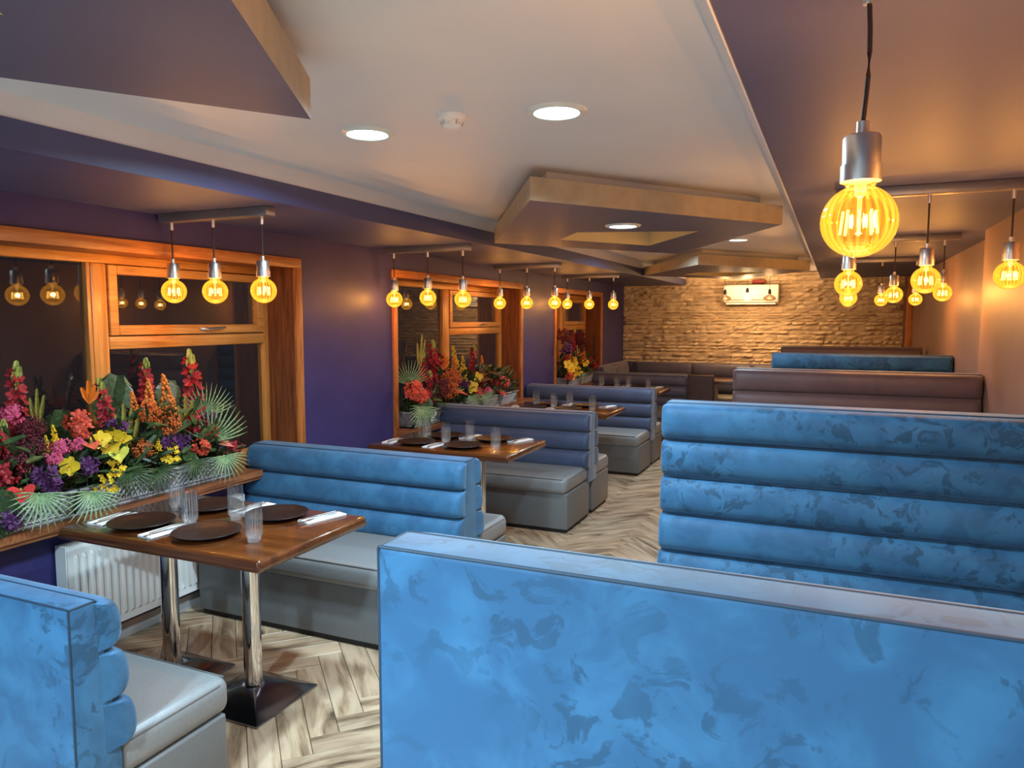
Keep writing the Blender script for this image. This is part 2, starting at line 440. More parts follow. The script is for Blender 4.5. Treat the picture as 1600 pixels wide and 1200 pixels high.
# windows: (y inner left, y inner right, mullion left edge, mullion right edge)
WINS = [(1.21, 3.93, 2.63, 2.72), (5.16, 7.78, 6.40, 6.50), (8.96, 10.97, 9.80, 9.90)]
ZS, ZT = 0.73, 1.98
SILLS = [[(1.50,3.40)], [(5.12,5.645),(5.945,7.82)], [(8.92,10.13)]]
mb = MB(); y = YF
for (a, b_, c_, d_) in WINS:
    mb.box(XL-0.30, XL, y, a, 0, ZC); mb.box(XL-0.30, XL, a, b_, 0, ZS-0.04); mb.box(XL-0.30, XL, a, b_, ZT, ZC); y = b_
mb.box(XL-0.30, XL, y, YB+0.1, 0, ZC)
struct(put('wall_left', mb, M['navy'], smooth=False))
mb = MB().box(0.96, 1.30, YF, 6.13, 0, ZC).box(1.07, 1.30, 6.13, YB+0.1, 0, ZC)
struct(put('wall_right', mb, M['taupe_wall'], smooth=False))
struct(put('wall_front', MB().box(XL-0.3, 1.30, YF-0.15, YF, 0, ZC), M['grey_wall'], smooth=False))
wb = put('wall_back', MB().box(XL-0.3, 1.30, YB, YB+0.15, 0, ZC), M['taupe_wall'], smooth=False); struct(wb)

# ledge stone cladding on the back wall
rs = random.Random(11)
def stone_shape(L_, H_, seed):
    r = random.Random(seed); nx = max(2, int(L_/0.055)); vs = []; fs = []
    for j in range(3):
        for i in range(nx+1):
            d = 0.014 + 0.044*r.random()
            if j == 0: d *= 0.25
            elif j == 2: d *= 0.7
            if i in (0,nx): d *= 0.75
            zz = (-0.5+j*0.5)*H_*0.95 + (0 if i in (0,nx) else r.uniform(-1,1)*H_*0.10)
            vs.append((-L_/2+0.0015+(L_-0.003)*i/nx, -d, zz))
    n = nx+1
    for j in range(2):
        for i in range(nx): fs.append((j*n+i, j*n+i+1, (j+1)*n+i+1, (j+1)*n+i))
    b0 = len(vs)
    for (x, z) in ((-L_/2+.0015,-.5*H_*.95),(L_/2-.0015,-.5*H_*.95),(L_/2-.0015,.5*H_*.95),(-L_/2+.0015,.5*H_*.95)): vs.append((x, 0, z))
    fs.append((b0, b0+1) + tuple(range(nx,-1,-1)))
    fs.append(tuple(2*n+i for i in range(n)) + (b0+2, b0+3))
    fs.append((0, n, 2*n, b0+3, b0)); fs.append((nx, b0+1, b0+2, 2*n+nx, n+nx))
    return vs, fs
lens = [0.13,0.19,0.27,0.37]; hs = [0.044,0.060,0.082]
lib = {}
for L_ in lens:
    for H_ in hs:
        for s_ in range(2):
            vs, fs = stone_shape(L_, H_, int(L_*1000+H_*7000+s_))
            m_ = MB().add(vs, fs)
            lib[(L_,H_,s_)] = (m_, m_.mesh('stone', M['stone'], smooth=False))
stones = []; z = 0.88
while z < ZC - 0.02:
    H_ = rs.choice(hs)
    if z + H_ > ZC: H_ = 0.044
    x = XL + rs.uniform(-0.25, 0)
    while x < 0.93:
        L_ = rs.choice(lens)
        x0, x1 = max(x, XL), min(x+L_, 0.95)
        if x1 - x0 > 0.05: stones.append(((x0+x1)/2, z+H_/2, L_, H_, rs.randrange(2), (x1-x0)/L_))
        x += L_
    z += H_
rs.shuffle(stones)
stones.sort(key=lambda s: -(s[1] > 0.92 and s[1] < 2.12) - 0.001*(s[2]*s[3]/0.03))
mb = MB()
for i, (x, z, L_, H_, s_, sx) in enumerate(stones):
    m_, me = lib[(L_,H_,s_)]
    if i < 295:
        o = link('stone', me, wb, (x, YB, z)); o.scale = (sx, rs.uniform(.40, 1.35), 1)
    else:
        mb.add([(px*sx+x, py+YB, pz+z) for px,py,pz in m_.v], m_.f)
o = put('stones', mb, M['stone'], wb, smooth=False); o['kind'] = 'stuff'

# ceiling build-outs along both sides
pl = [(XL,YF),(-2.50,YF),(-2.47,1.6),(-2.36,6.0),(-2.25,YB),(XL,YB)]
struct(put('trim_1', MB().prism(pl, 2.19, 2.29), M['soffit'], smooth=False), 'dark navy boxed drop along the window wall ceiling')
struct(put('trim_2', MB().prism([(XL,YF),(-2.505,YF),(-2.475,1.6),(-2.365,6.0),(-2.255,YB),(XL,YB)], 2.291, ZC), M['white_ceiling'], smooth=False), 'pale step above the navy boxed drop')
struct(put('trim_3', MB().add([(-0.26,YF,2.26),(1.2,YF,2.26),(1.2,YB,2.26),(-0.20,YB,2.26),(-0.26,YF,ZC),(1.2,YF,ZC),(1.2,YB,ZC),(-0.20,YB,ZC)],
      [(0,3,2,1),(4,5,6,7),(0,1,5,4),(1,2,6,5),(2,3,7,6),(3,0,4,7)]), M['soffit'], smooth=False), 'dark boxed drop over the booths on the right')
struct(put('trim_4', MB().add([(-0.264,YF,2.256),(-0.26,YF,2.256),(-0.20,YB,2.256),(-0.204,YB,2.256),(-0.34,YF,ZC),(-0.26,YF,ZC),(-0.20,YB,ZC),(-0.25,YB,ZC)],
      [(0,3,2,1),(4,5,6,7),(0,1,5,4),(1,2,6,5),(2,3,7,6),(3,0,4,7)]), M['white_ceiling'], smooth=False), 'pale grey edge of the boxed drop on the right')
struct(put('trim_5', MB().box(0.985,1.068,YB-0.06,YB-0.002,0,2.26).bevel(0.006,2), M['pine_z'], smooth=True), 'upright orange timber post where the stone meets the right wall')
struct(put('baseboard_left', MB().box(XL,XL+0.016,YF,YB,0.002,0.085).bevel(0.004,2), M['skirting']))

# windows with frames, sashes, handles, panes, casings and sill boards
XF = -3.53
for wi, (a, b_, c_, d_) in enumerate(WINS):
    w = struct(link('window_%d' % (wi+1), None, None, (XF, (a+b_)/2, ZS)))
    def P_(name, mb, mat, **k):
        o = put(name, mb, mat, None, **k); o.parent = w
        o.matrix_parent_inverse = Matrix.Translation((-XF, -(a+b_)/2, -ZS)); return o
    XO = XF - 0.06
    # lining boards of the reveal and casing on the wall
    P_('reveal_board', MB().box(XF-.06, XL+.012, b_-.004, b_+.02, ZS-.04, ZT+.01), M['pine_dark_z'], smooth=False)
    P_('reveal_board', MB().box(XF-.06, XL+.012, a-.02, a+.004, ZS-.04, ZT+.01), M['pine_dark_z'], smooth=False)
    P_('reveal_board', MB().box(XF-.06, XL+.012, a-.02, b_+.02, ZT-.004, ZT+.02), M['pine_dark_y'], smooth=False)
    P_('casing', MB().box(XL-.005, XL+.02, a-.055, b_+.055, ZT-.005, ZT+.06).bevel(.004,2), M['pine_y'])
    P_('casing', MB().box(XL-.005, XL+.021, b_-.006, b_+.055, ZS-.09, ZT).bevel(.004,2), M['pine_z'])
    P_('casing', MB().box(XL-.005, XL+.021, a-.055, a+.006, ZS-.09, ZT).bevel(.004,2), M['pine_z'])
    for (p0, p1) in SILLS[wi]:
        P_('window_sill', MB().box(XL+.0, XL+.17, p0, p1, ZS-.0348, ZS-.0002).box(XL-.004,XL+.158,p0,p1,ZS-.055,ZS-.0345), M['pine_sill'], ang=30)
    P_('window_board', MB().box(XF-.05, XL+.0, a+.004, b_-.004, ZS-.036, ZS-.0005), M['pine_sill'], ang=30)
    e = 0.05
    P_('frame', MB().box(XO, XF, a, a+e, ZS, ZT).bevel(.006,2), M['frame_z'])
    P_('frame', MB().box(XO, XF, b_-e, b_, ZS, ZT).bevel(.006,2), M['frame_z'])
    P_('frame', MB().box(XO, XF, a+e, b_-e, ZT-e, ZT).bevel(.006,2), M['frame_y'])
    P_('frame', MB().box(XO, XF, a+e, b_-e, ZS, ZS+e).bevel(.006,2), M['frame_y'])
    P_('mullion', MB().box(XO, XF+.006, c_, d_, ZS+e, ZT-e).bevel(.008,2), M['frame_z'])
    P_('glazing_bead', MB().box(XO+.01, XF+.002, c_-.022, c_, ZS+e, ZT-e).bevel(.004,2), M['frame_z'])
    P_('transom', MB().box(XO, XF+.008, d_, b_-e, 1.475, 1.545).bevel(.010,2), M['frame_y'])
    s0, s1, t0, t1 = d_+.004, b_-e-.004, 1.55, ZT-e-.004
    sash = P_('sash', MB().box(XO+.01, XF+.014, s0, s0+.055, t0, t1).box(XO+.01, XF+.014, s1-.055, s1, t0, t1).box(XO+.01, XF+.0139, s0+.055, s1-.055, t0, t0+.055).box(XO+.01, XF+.0139, s0+.055, s1-.055, t1-.05, t1).bevel(.004,1), M['frame_y'])
    ym = (s0+s1)/2 + .06
    h_ = MB().box(XF+.014, XF+.022, ym-.035, ym+.035, t0+.016, t0+.038).bevel(.003,2)
    h_.tube([(XF+.022,ym,t0+.027),(XF+.045,ym,t0+.027),(XF+.05,ym+.05,t0+.03),(XF+.044,ym+.14,t0+.036)], [.008,.009,.009,.006], 8)
    o = put('sash_handle', h_, M['steel']); o.parent = sash
    P_('pane', MB().box(XO+.026, XO+.032, a+e-.005, c_-.015, ZS+e-.005, ZT-e+.005), M['pane'], smooth=False)
    P_('pane', MB().box(XO+.026, XO+.032, s0+.05, s1-.05, t0+.05, t1-.045), M['pane'], smooth=False)
    P_('pane', MB().box(XO+.026, XO+.032, d_-.005, b_-e+.005, ZS+e-.005, 1.48), M['pane'], smooth=False)

# suspended angular ceiling panels (rhombus rafts)
A_,B_,C_,D_ = (-1.34,3.28),(-0.30,4.72),(-1.26,6.46),(-2.33,5.01)
HOLE = [(-1.55,4.60),(-0.81,4.86),(-1.32,5.66),(-1.81,4.99)]
rim = MB()
outer = [A_,B_,C_,D_]
def raft_mesh():
    z0, z1 = 2.20, 2.312
    mb = MB(); vs = [(x,y,z0) for x,y in outer]+[(x,y,z0) for x,y in HOLE]
    under = MB().add(vs, [(0,4,5,1),(1,5,6,2),(2,6,7,3),(3,7,4,0)])
    side = MB()
    n = 4
    side.add([(x,y,z0) for x,y in outer]+[(x,y,z1) for x,y in outer], [(i,(i+1)%n,n+(i+1)%n,n+i) for i in range(n)])
    lining = MB().add([(x,y,z0+.001) for x,y in HOLE]+[(x,y,z1) for x,y in HOLE], [(i,n+i,n+(i+1)%n,(i+1)%n) for i in range(n)] + [(4,7,6,5)])
    vs = [(x,y,z1) for x,y in outer]+[(x,y,z1) for x,y in HOLE]
    side.add(vs, [(0,1,5,4),(1,2,6,5),(2,3,7,6),(3,0,4,7)])
    cx, cy = sum(p[0] for p in outer)/4, sum(p[1] for p in outer)/4
    ped = MB().prism([(cx+(x-cx)*.87, cy+(y-cy)*.87) for x,y in outer], z1, ZC-.0005)
    return under, side, ped, lining
u_, s_, p_, l_ = raft_mesh()
def raft(dx, dy, label):
    t = thing('ceiling_panel', label, 'ceiling panel', (-1.31+dx, 4.87+dy, 2.20), 0, 'angular ceiling panels')
    for nm, mb_, mt in (('underside', u_, M['raft']), ('panel_edge', s_, M['cream']), ('hanger_step', p_, M['white_ceiling']), ('recess_lining', l_, M['cream_lit'])):
        me = bpy.data.meshes.get('raft_'+nm)
        if me is None:
            me = MB().add([(x+1.31,y-4.87,z-2.20) for x,y,z in mb_.v], mb_.f).mesh('raft_'+nm, mt, smooth=False, fix=(nm=='hanger_step'))
        link(nm, me, t)
    return t
raft(0, 0, 'angular dark ceiling panel in mid room with cut-out opening and lamp')
raft(-0.11, -4.74, 'angular dark ceiling panel at top left, only its tip in view')
raft(0.03, 4.55, 'farthest angular ceiling panel, close to the stone wall')

# ------------------------------------------------------------------ lamps
def downlight(x, y, z, label, watts=DOWN_W):
    t = thing('downlight', label, 'ceiling light', (x, y, z), 0, 'round recessed downlights')
    mb = MB()
    prof = [(0.078,-0.002),(0.082,-0.010),(0.092,-0.012),(0.104,-0.006),(0.108,0.0)]
    me = bpy.data.meshes.get('bezel') or mb.lathe(prof, 32).mesh('bezel', M['bezel'])
    link('bezel', me, t)
    me = bpy.data.meshes.get('diffuser') or MB().lathe([(0.0,-0.006),(0.080,-0.005)], 32).mesh('diffuser', M['diffuser'])
    link('diffuser', me, t)
    ld = bpy.data.lights.new('downlight_lamp', 'AREA'); ld.shape = 'DISK'; ld.size = 0.15; ld.energy = watts; ld.color = DOWN_COL; ld.spread = R(165)
    lo = bpy.data.objects.new('downlight_lamp', ld); COL.objects.link(lo); lo.parent = t; lo.location = (0,0,-0.014)
    return t
downlight(-1.71, 2.49, ZC, 'left of the two bright round downlights nearest the camera')
downlight(-0.92, 2.50, ZC, 'right of the two bright round downlights nearest the camera')
downlight(-1.18, 4.37, 2.20, 'downlight set into the angular ceiling panel in mid room', 22)
downlight(-0.83, 7.12, ZC, 'small far downlight just right of the mid-room panel', 20)
downlight(-1.71, 7.6, ZC, 'downlight hidden behind the mid-room ceiling panel', 16)
downlight(-1.30, -0.37, 2.20, 'downlight in the nearest angular ceiling panel, above the camera', 115)
downlight(0.1, -1.2, ZC-0.12, 'downlight behind the camera on the right', 56)
downlight(-1.2, -1.7, ZC, 'downlight behind the camera on the left', 56)

BULB_R = 0.0625
def bulb_meshes():
    d = {}
    prof = []
    for i in range(0, 17):
        a = -PI/2 + PI*i/17*0.94
        prof.append((max(BULB_R*math.cos(a), 0.0005), BULB_R*math.sin(a)))
    prof += [(0.025, 0.063), (0.0225, 0.068), (0.0225, 0.074)]
    d['bulb'] = MB().lathe(prof, 96, rib=24, amp=0.014).mesh('bulb', M['amber'], ang=180)
    f_ = MB()
    for k in range(8):
        a = 2*PI*k/8
        f_.tube([(0.026*math.cos(a),0.026*math.sin(a),0.018),(0.030*math.cos(a),0.030*math.sin(a),-0.022)], 0.0024, 5)
    d['filament'] = f_.mesh('filament', M['filament'])
    st = MB().lathe([(0.010,0.078),(0.010,0.046),(0.004,0.040),(0.003,-0.018),(0.007,-0.022)], 12)
    d['filament_stem'] = st.mesh('filament_stem', M['clear_bulb'])
    d['lamp_socket'] = MB().lathe([(0.0335,0.068),(0.0335,0.096),(0.031,0.0965),(0.031,0.142),(0.028,0.147),(0.010,0.148),(0.010,0.170),(0.004,0.171)], 28).mesh('lamp_socket', M['steel'])
    return d
BM = bulb_meshes()
def bulb_lamp(parent, loc, watts, col=None):
    ld = bpy.data.lights.new('bulb_light', 'POINT'); ld.energy = watts; ld.color = col or BULB_COL; ld.shadow_soft_size = 0.012
    lo = bpy.data.objects.new('bulb_light', ld); COL.objects.link(lo); lo.parent = parent; lo.location = loc
def pendant(label, bx0, bx1, y, zsoff, bulbs, watts=BULB_W, bend=None):
    """a ceiling bar with three amber globe bulbs on cords"""
    cx = (bx0+bx1)/2
    t = thing('pendant_light', label, 'pendant light', (cx, y, zsoff), 0, 'triple pendant lights')
    put('ceiling_bar', MB().box(bx0-cx, bx1-cx, -.032, .032, -.046, -.0005).bevel(.004,2), M['bar_metal'], t)
    for i, (x, z) in enumerate(bulbs):
        dz = z - zsoff
        cd = put('cord', MB().tube([(x-cx+((bend*math.sin(s*PI/6)) if bend else 0), 0, -0.05-(-0.05-(dz+.170))*s/6) for s in range(7)], 0.0042, 8), M['cord'], t)
        fr = put('ferrule', MB().lathe([(0.008,-.085),(0.009,-.08),(0.009,-.044)], 12, c=(x-cx,0,0)), M['steel'], t)
        link('lamp_socket', BM['lamp_socket'], t, (x-cx, 0, dz))
        b = link('bulb', BM['bulb'], t, (x-cx, 0, dz))
        link('filament', BM['filament'], b)
        link('filament_stem', BM['filament_stem'], b)
        bulb_lamp(b, (0,0,0.0), watts)
    return t
NTH = ['nearest', 'second', 'third', 'farthest']
for n, y, bs in ((0, 2.88, ((-3.22,1.785),(-2.93,1.78),(-2.61,1.78))), (1, 4.90, ((-3.14,1.79),(-2.84,1.80),(-2.54,1.785))),
              (2, 6.90, ((-3.15,1.80),(-2.85,1.80),(-2.55,1.80))), (3, 8.85, ((-3.10,1.825),(-2.81,1.82),(-2.50,1.815)))):
    pendant('triple amber globe pendant by the window wall, %s' % ['above the big flower display at front','before the left jamb of the second window','before the right jamb of the second window','farthest, before the third window'][n],
            bs[0][0]-.06, bs[2][0]+.06, y, 2.19, bs)
for n, y, bs in ((0, 1.44, ((0.035,1.81),(0.37,1.81),(0.70,1.81))), (1, 3.95, ((0.06,1.81),(0.39,1.82),(0.72,1.835))),
              (2, 6.25, ((0.10,1.80),(0.41,1.82),(0.73,1.83))), (3, 8.43, ((0.13,1.825),(0.44,1.83),(0.75,1.835)))):
    pendant('triple amber globe pendant above the right-hand booths, %s' % ['nearest, with the largest bulb in view','second from the camera','third from the camera','farthest and smallest'][n],
            bs[0][0]-.07, bs[2][0]+.10, y, 2.26, bs, bend=0.006 if n == 0 else None, watts=9.0)
# three decorative bulbs before the stone wall
def deco(x, z, flat, label):
    t = thing('decorative_pendant', label, 'pendant light', (x, 11.5, ZC), 0)
    dz = z-ZC
    put('ceiling_cup', MB().lathe([(0.03,-.02),(0.032,-.002),(0.0,-.0005)], 16), M['steel'], t)
    put('cord', MB().tube([(0,0,-.018),(0,0,dz+.13)], .003, 6), M['cord'], t)
    put('lamp_socket', MB().lathe([(0.022,dz+.055),(0.024,dz+.07),(0.02,dz+.12),(0.006,dz+.135)], 16), M['plinth'], t)
    if flat: prof = [(0.0005,-.045),(0.05,-.038),(0.088,-.012),(0.09,.004),(0.06,.032),(0.025,.05),(0.02,.06)]
    else: prof = [(0.0005,-.07),(0.04,-.056),(0.066,-.02),(0.066,.012),(0.045,.045),(0.022,.06)]
    b = put('bulb', MB().lathe(prof, 32, c=(0,0,dz)), M['smoke'] if flat else M['clear_bulb'], t, ang=180)
    put('filament', MB().tube([(0.02*math.cos(k*1.05),0.02*math.sin(k*1.05),dz-.01+.01*(k%2)) for k in range(7)], .006, 5), M['filament'], b)
    bulb_lamp(b, (0,0,dz-.005), 30.0, (1.0,0.70,0.40))
deco(-1.51, 1.945, True, 'left of the two flat bronze mushroom bulbs before the stone wall')
deco(-1.19, 1.965, False, 'pale globe bulb hanging before the white air conditioner')
deco(-0.875, 1.945, True, 'right of the two flat bronze mushroom bulbs before the stone wall')

# air conditioner, sensor, smoke detector
t = thing('air_conditioner', 'white wall air conditioner high on the stone wall', 'air conditioner', (-1.2, 12.30, 1.87))
put('housing', MB().extx([(0.02,0.0),(-0.20,0.03),(-0.225,0.07),(-0.225,0.26),(-0.19,0.30),(0.02,0.30)], -.41, .41).bevel(.012,3), M['white_plastic'], t)
put('louvre', MB().box(-.37,.37,-.215,-.12,-.006,.018).bevel(.004,1), M['white_plastic'], t)
put('vent_slot', MB().box(-.38,.38,-.226,-.2,.062,.070), M['plinth'], t)
t = thing('emergency_sensor', 'small dark red box on the stone wall above the air conditioner', 'sensor', (-1.10, 12.30, 2.22))
put('housing', MB().box(-.10,.10,-.06,.02,-.03,.03).bevel(.008,2), M['red_plastic'], t)
put('lens', MB().lathe([(0.0,0.0),(0.02,.002),(0.024,.01)], 12, c=(0.05,-.03,-.042)), M['plinth'], t)
t = thing('wall_sensor', 'small white sensor box high at the right end of the stone wall', 'sensor', (0.80, 12.27, 2.10))
put('housing', MB().box(-.055,.055,-.04,.08,-.07,.07).bevel(.012,2), M['white_plastic'], t)
put('lens', MB().lathe([(0.0005,-.0),(0.02,.006),(0.028,.02)], 12, c=(0,-.045,-.03)), M['white_plastic'], t)
t = thing('smoke_detector', 'round pale smoke detector on the ceiling between two downlights', 'smoke detector', (-1.29, 2.41, ZC))
put('base_ring', MB().lathe([(0.052,-.012),(0.055,-.006),(0.055,0)], 28), M['white_plastic'], t)
put('dome', MB().lathe([(0.0005,-.046),(0.022,-.045),(0.034,-.036),(0.036,-.024),(0.046,-.018),(0.05,-.012)], 28), M['white_plastic'], t)
o = MB()
for k in range(10):
    a = 2*PI*k/10; c_, s_ = math.cos(a), math.sin(a)
    o.tube([(0.0365*c_,0.0365*s_,-.037),(0.043*c_,0.043*s_,-.019)], .002, 5)
put('grille_rib', o, M['steel'], t)

# ------------------------------------------------------------------ booth benches
def roll_mesh(x0, x1, z0, z1, yface, sgn, bulge, lean):
    """horizontal channel roll: bulged half section swept along x, pinched at both ends"""
    mb = MB(); n = 12; secs = []
    H = z1-z0
    for (dx, k) in ((0.0,.30),(.004,.55),(.012,.78),(.026,.93),(.05,1.0)): secs.append((x0+dx,k))
    m_ = max(3, int((x1-x0)/0.12))
    for i in range(1, m_): secs.append((x0+.05+(x1-x0-.10)*i/m_, 1.0))
    for (dx, k) in ((.05,1.0),(.026,.93),(.012,.78),(.004,.55),(0.0,.30)): secs.append((x1-dx,k))
    vs = []; fs = []; N_ = n+3
    for (x, k) in secs:
        ring = []
        for i in range(n+1):
            a = -PI/2 + PI*i/n
            ca, sa = math.cos(a), math.sin(a)
            yy = bulge*(abs(ca)**0.70)*(0.25+0.75*k)
            zz = (z0+z1)/2 + (H/2-.0012)*math.copysign(abs(sa)**0.82, sa)*(0.80+.20*k)
            yl = lean*(1-(zz-0.40)/0.5) if lean else 0
            ring.append((x, yface + sgn*(yy+max(yl,0)), zz))
        xb = min(max(x, x0+.016), x1-.016)
        ring.append((xb, yface-sgn*.012, z1-.004)); ring.append((xb, yface-sgn*.012, z0+.004))
        vs += ring
    for s in range(len(secs)-1):
        for i in range(N_):
            j = (i+1)%N_
            fs.append((s*N_+i, s*N_+j, (s+1)*N_+j, (s+1)*N_+i))
    fs.append(tuple(range(N_))); fs.append(tuple((len(secs)-1)*N_+i for i in range(N_-1,-1,-1)))
    return mb.add(vs, fs)
def bench(label, x0, x1, y0, H, bounds, front, rear, thick=0.12, depth=0.585, xs0=None, lean=0.06, group=None, cat='booth bench', xs1=None, cloth='velvet'):
    """y0 = front face of the backrest; front/rear say which sides carry rolls and a seat"""
    xs0 = x0 if xs0 is None else xs0
    xs1 = x1 if xs1 is None else xs1
    cx = (x0+x1)/2
    t = thing('booth_bench', label, cat, (cx, y0, 0), 0, group)
    a0, a1, s0, s1 = x0-cx, x1-cx, xs0-cx, xs1-cx
    zb = 0.02 if not (front and rear) else 0.29
    lf, lr = (lean if front else 0), (lean if rear else 0)
    zl = 0.40
    poly = [(-lf, zl), (-0.0, H-.006), (0.0, H), (thick, H), (thick, H-.006), (thick+lr, zl), (thick+lr, zb), (-lf, zb)]
    if not front: poly = [(0,zb),(0,H),(thick,H),(thick+lr,zl),(thick+lr,zb)]
    if not rear: poly = [(-lf,zb),(-lf,zl),(0,H),(thick,H),(thick,zb)]
    put('backrest', MB().extx(poly, a0, a1).bevel(.010,3,30), M[cloth], t)
    pr = 0.0032
    for yy in ((0.004, thick-.004)):
        put('piping', MB().tube([(a0+.004,yy,H-.002),(a1-.004,yy,H-.002)], pr, 8), M['piping'], t)
    for xx in ((a1-.003,) if x1 < 0 else (a0+.003,)):
        put('piping', MB().tube([(xx,0.003,H-.004),(xx,-lf+.003,zl)] + ([(xx,.003-lf,zb+.02)]), pr, 8), M['piping'], t)
        put('piping', MB().tube([(xx,thick-.003,H-.004),(xx,thick+lr-.003,zl)] + ([(xx,thick+lr-.003,zb+.02)]), pr, 8), M['piping'], t)
        put('piping', MB().tube([(xx,0.003,H-.003),(xx,thick-.003,H-.003)], pr, 8), M['piping'], t)
    for side, on in ((-1,front),(1,rear)):
        if not on: continue
        yf = 0.0 if side < 0 else thick
        for i in range(len(bounds)-1):
            put('roll_cushion', roll_mesh(a0-(.012 if x1 > 0 else .0), a1+(.0 if x1 > 0 else .012), bounds[i], bounds[i+1], yf, side, 0.068, lean), M[cloth], t)
        q0, q1 = (-depth, -.002) if side < 0 else (thick*.5+.002, thick*.5+depth-.06)
        z0, z1 = .305, .435
        ins = .006
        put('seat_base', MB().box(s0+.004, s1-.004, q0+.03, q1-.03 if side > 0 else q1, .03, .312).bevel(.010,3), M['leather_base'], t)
        put('plinth', MB().box(s0+.02, s1-.02, q0+.045, q1-.045 if side > 0 else q1, .002, .034), M['plinth'], t, smooth=False)
        c0, c1 = (q0, -.025) if side < 0 else (thick+.025, q1)
        sc = MB().box(s0, s1-.004, c0, c1, z0, z1).bevel(.045,5)
        put('seat_cushion', sc, M['leather'], t)
        yy = q0+.010 if side < 0 else q1-.010
        pp = [(s0+.03,yy,z1-.012),(s1-.035,yy,z1-.012)]
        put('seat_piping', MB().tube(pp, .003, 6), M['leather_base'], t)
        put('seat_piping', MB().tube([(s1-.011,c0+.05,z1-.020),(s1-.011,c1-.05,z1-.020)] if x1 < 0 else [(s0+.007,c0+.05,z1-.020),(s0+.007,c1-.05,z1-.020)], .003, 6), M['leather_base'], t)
    return t
LB = [.415,.565,.715,.866]
YL = [3.49, 5.734, 7.978, 10.22]
GL = 'low blue booth benches by the windows'
bench('low bright blue velvet booth bench at bottom left, plain back to the camera', -3.28, -1.83, 1.25, .87, LB, False, True, thick=.085, xs0=-3.19, group=GL)
bench('low blue booth bench just behind the nearest laid table', -3.29, -1.80, YL[0], .87, LB, True, True, xs0=-3.19, group=GL, cloth='velvet_smooth')
bench('low dark blue booth bench between the second and third laid tables', -3.29, -1.80, YL[1], .87, LB, True, True, xs0=-3.19, group=GL, cloth='velvet_dim_lit')
bench('low dark blue booth bench between the third and fourth laid tables', -3.29, -1.80, YL[2], .87, LB, True, True, xs0=-3.19, group=GL, cloth='velvet_dim_lit')
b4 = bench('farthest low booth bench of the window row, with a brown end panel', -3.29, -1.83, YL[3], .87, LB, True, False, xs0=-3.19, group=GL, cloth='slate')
cx = (-3.29-1.83)/2
put('end_panel', MB().box(-1.83-cx+.002, -1.47-cx, 0.0, .10, .002, .865).bevel(.012,3), M['brown_velvet'], b4)
GR = 'tall booth benches on the right'
RBn = [.42,.588,.756,.924,1.092,1.256]
bench('tall bright blue velvet booth bench nearest the camera, flat back towards it', -.69, .95, 1.01, 1.26, RBn, False, True, thick=.10, group=GR)
bench('tall blue booth bench with five fat rolls, second on the right', -.69, .95, 3.346, 1.26, RBn, True, True, group=GR)
bench('tall brownish booth bench, third on the right from the camera', -.68, .945, 5.86, 1.26, RBn, True, True, thick=.11, group=GR, cloth='velvet_warm_lit')
bench('tall booth bench with pale blue rolled left end, fourth on the right', -.56, 1.06, 8.10, 1.285, [.42,.593,.766,.939,1.112,1.281], True, True, group=GR)
bench('farthest tall dark booth bench on the right, before the stone wall', -.61, 1.02, 10.30, 1.285, [.42,.593,.766,.939,1.112,1.281], True, True, group=GR, cloth='velvet_warm_lit')
# corner banquette along the back and left walls
t = thing('corner_banquette', 'dark slate corner banquette along the foot of the stone wall', 'booth bench', (-1.9, 12.0, 0))
for (x0, x1) in ((-3.02,-2.09),(-2.08,-1.15),(-1.14,-.20),(-.19,.70)):
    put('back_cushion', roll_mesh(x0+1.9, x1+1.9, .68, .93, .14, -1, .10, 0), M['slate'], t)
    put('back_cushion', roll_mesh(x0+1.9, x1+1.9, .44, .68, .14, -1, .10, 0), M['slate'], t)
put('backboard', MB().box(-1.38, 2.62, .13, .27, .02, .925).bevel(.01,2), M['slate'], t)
put('seat_cushion', MB().box(-1.34, 2.60, -.42, .05, .31, .44).bevel(.04,4), M['leather'], t)
put('seat_base', MB().box(-1.34, 2.59, -.38, .12, .002, .315).bevel(.01,2), M['leather_base'], t)
wing = MB()
for (y0, y1) in ((-1.52,-.90),(-.89,-.12)):
    m_ = roll_mesh(y0, y1, .68, .93, 0, -1, .10, 0)
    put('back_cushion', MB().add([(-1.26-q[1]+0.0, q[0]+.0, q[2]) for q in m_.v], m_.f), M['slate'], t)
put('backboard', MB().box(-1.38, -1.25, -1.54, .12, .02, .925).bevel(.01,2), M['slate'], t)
put('seat_cushion', MB().box(-1.13, -.75, -1.35, -.44, .31, .44).bevel(.04,4), M['leather'], t)
put('seat_base', MB().box(-1.24, -.79, -1.33, -.40, .002, .315).bevel(.01,2), M['leather_base'], t)

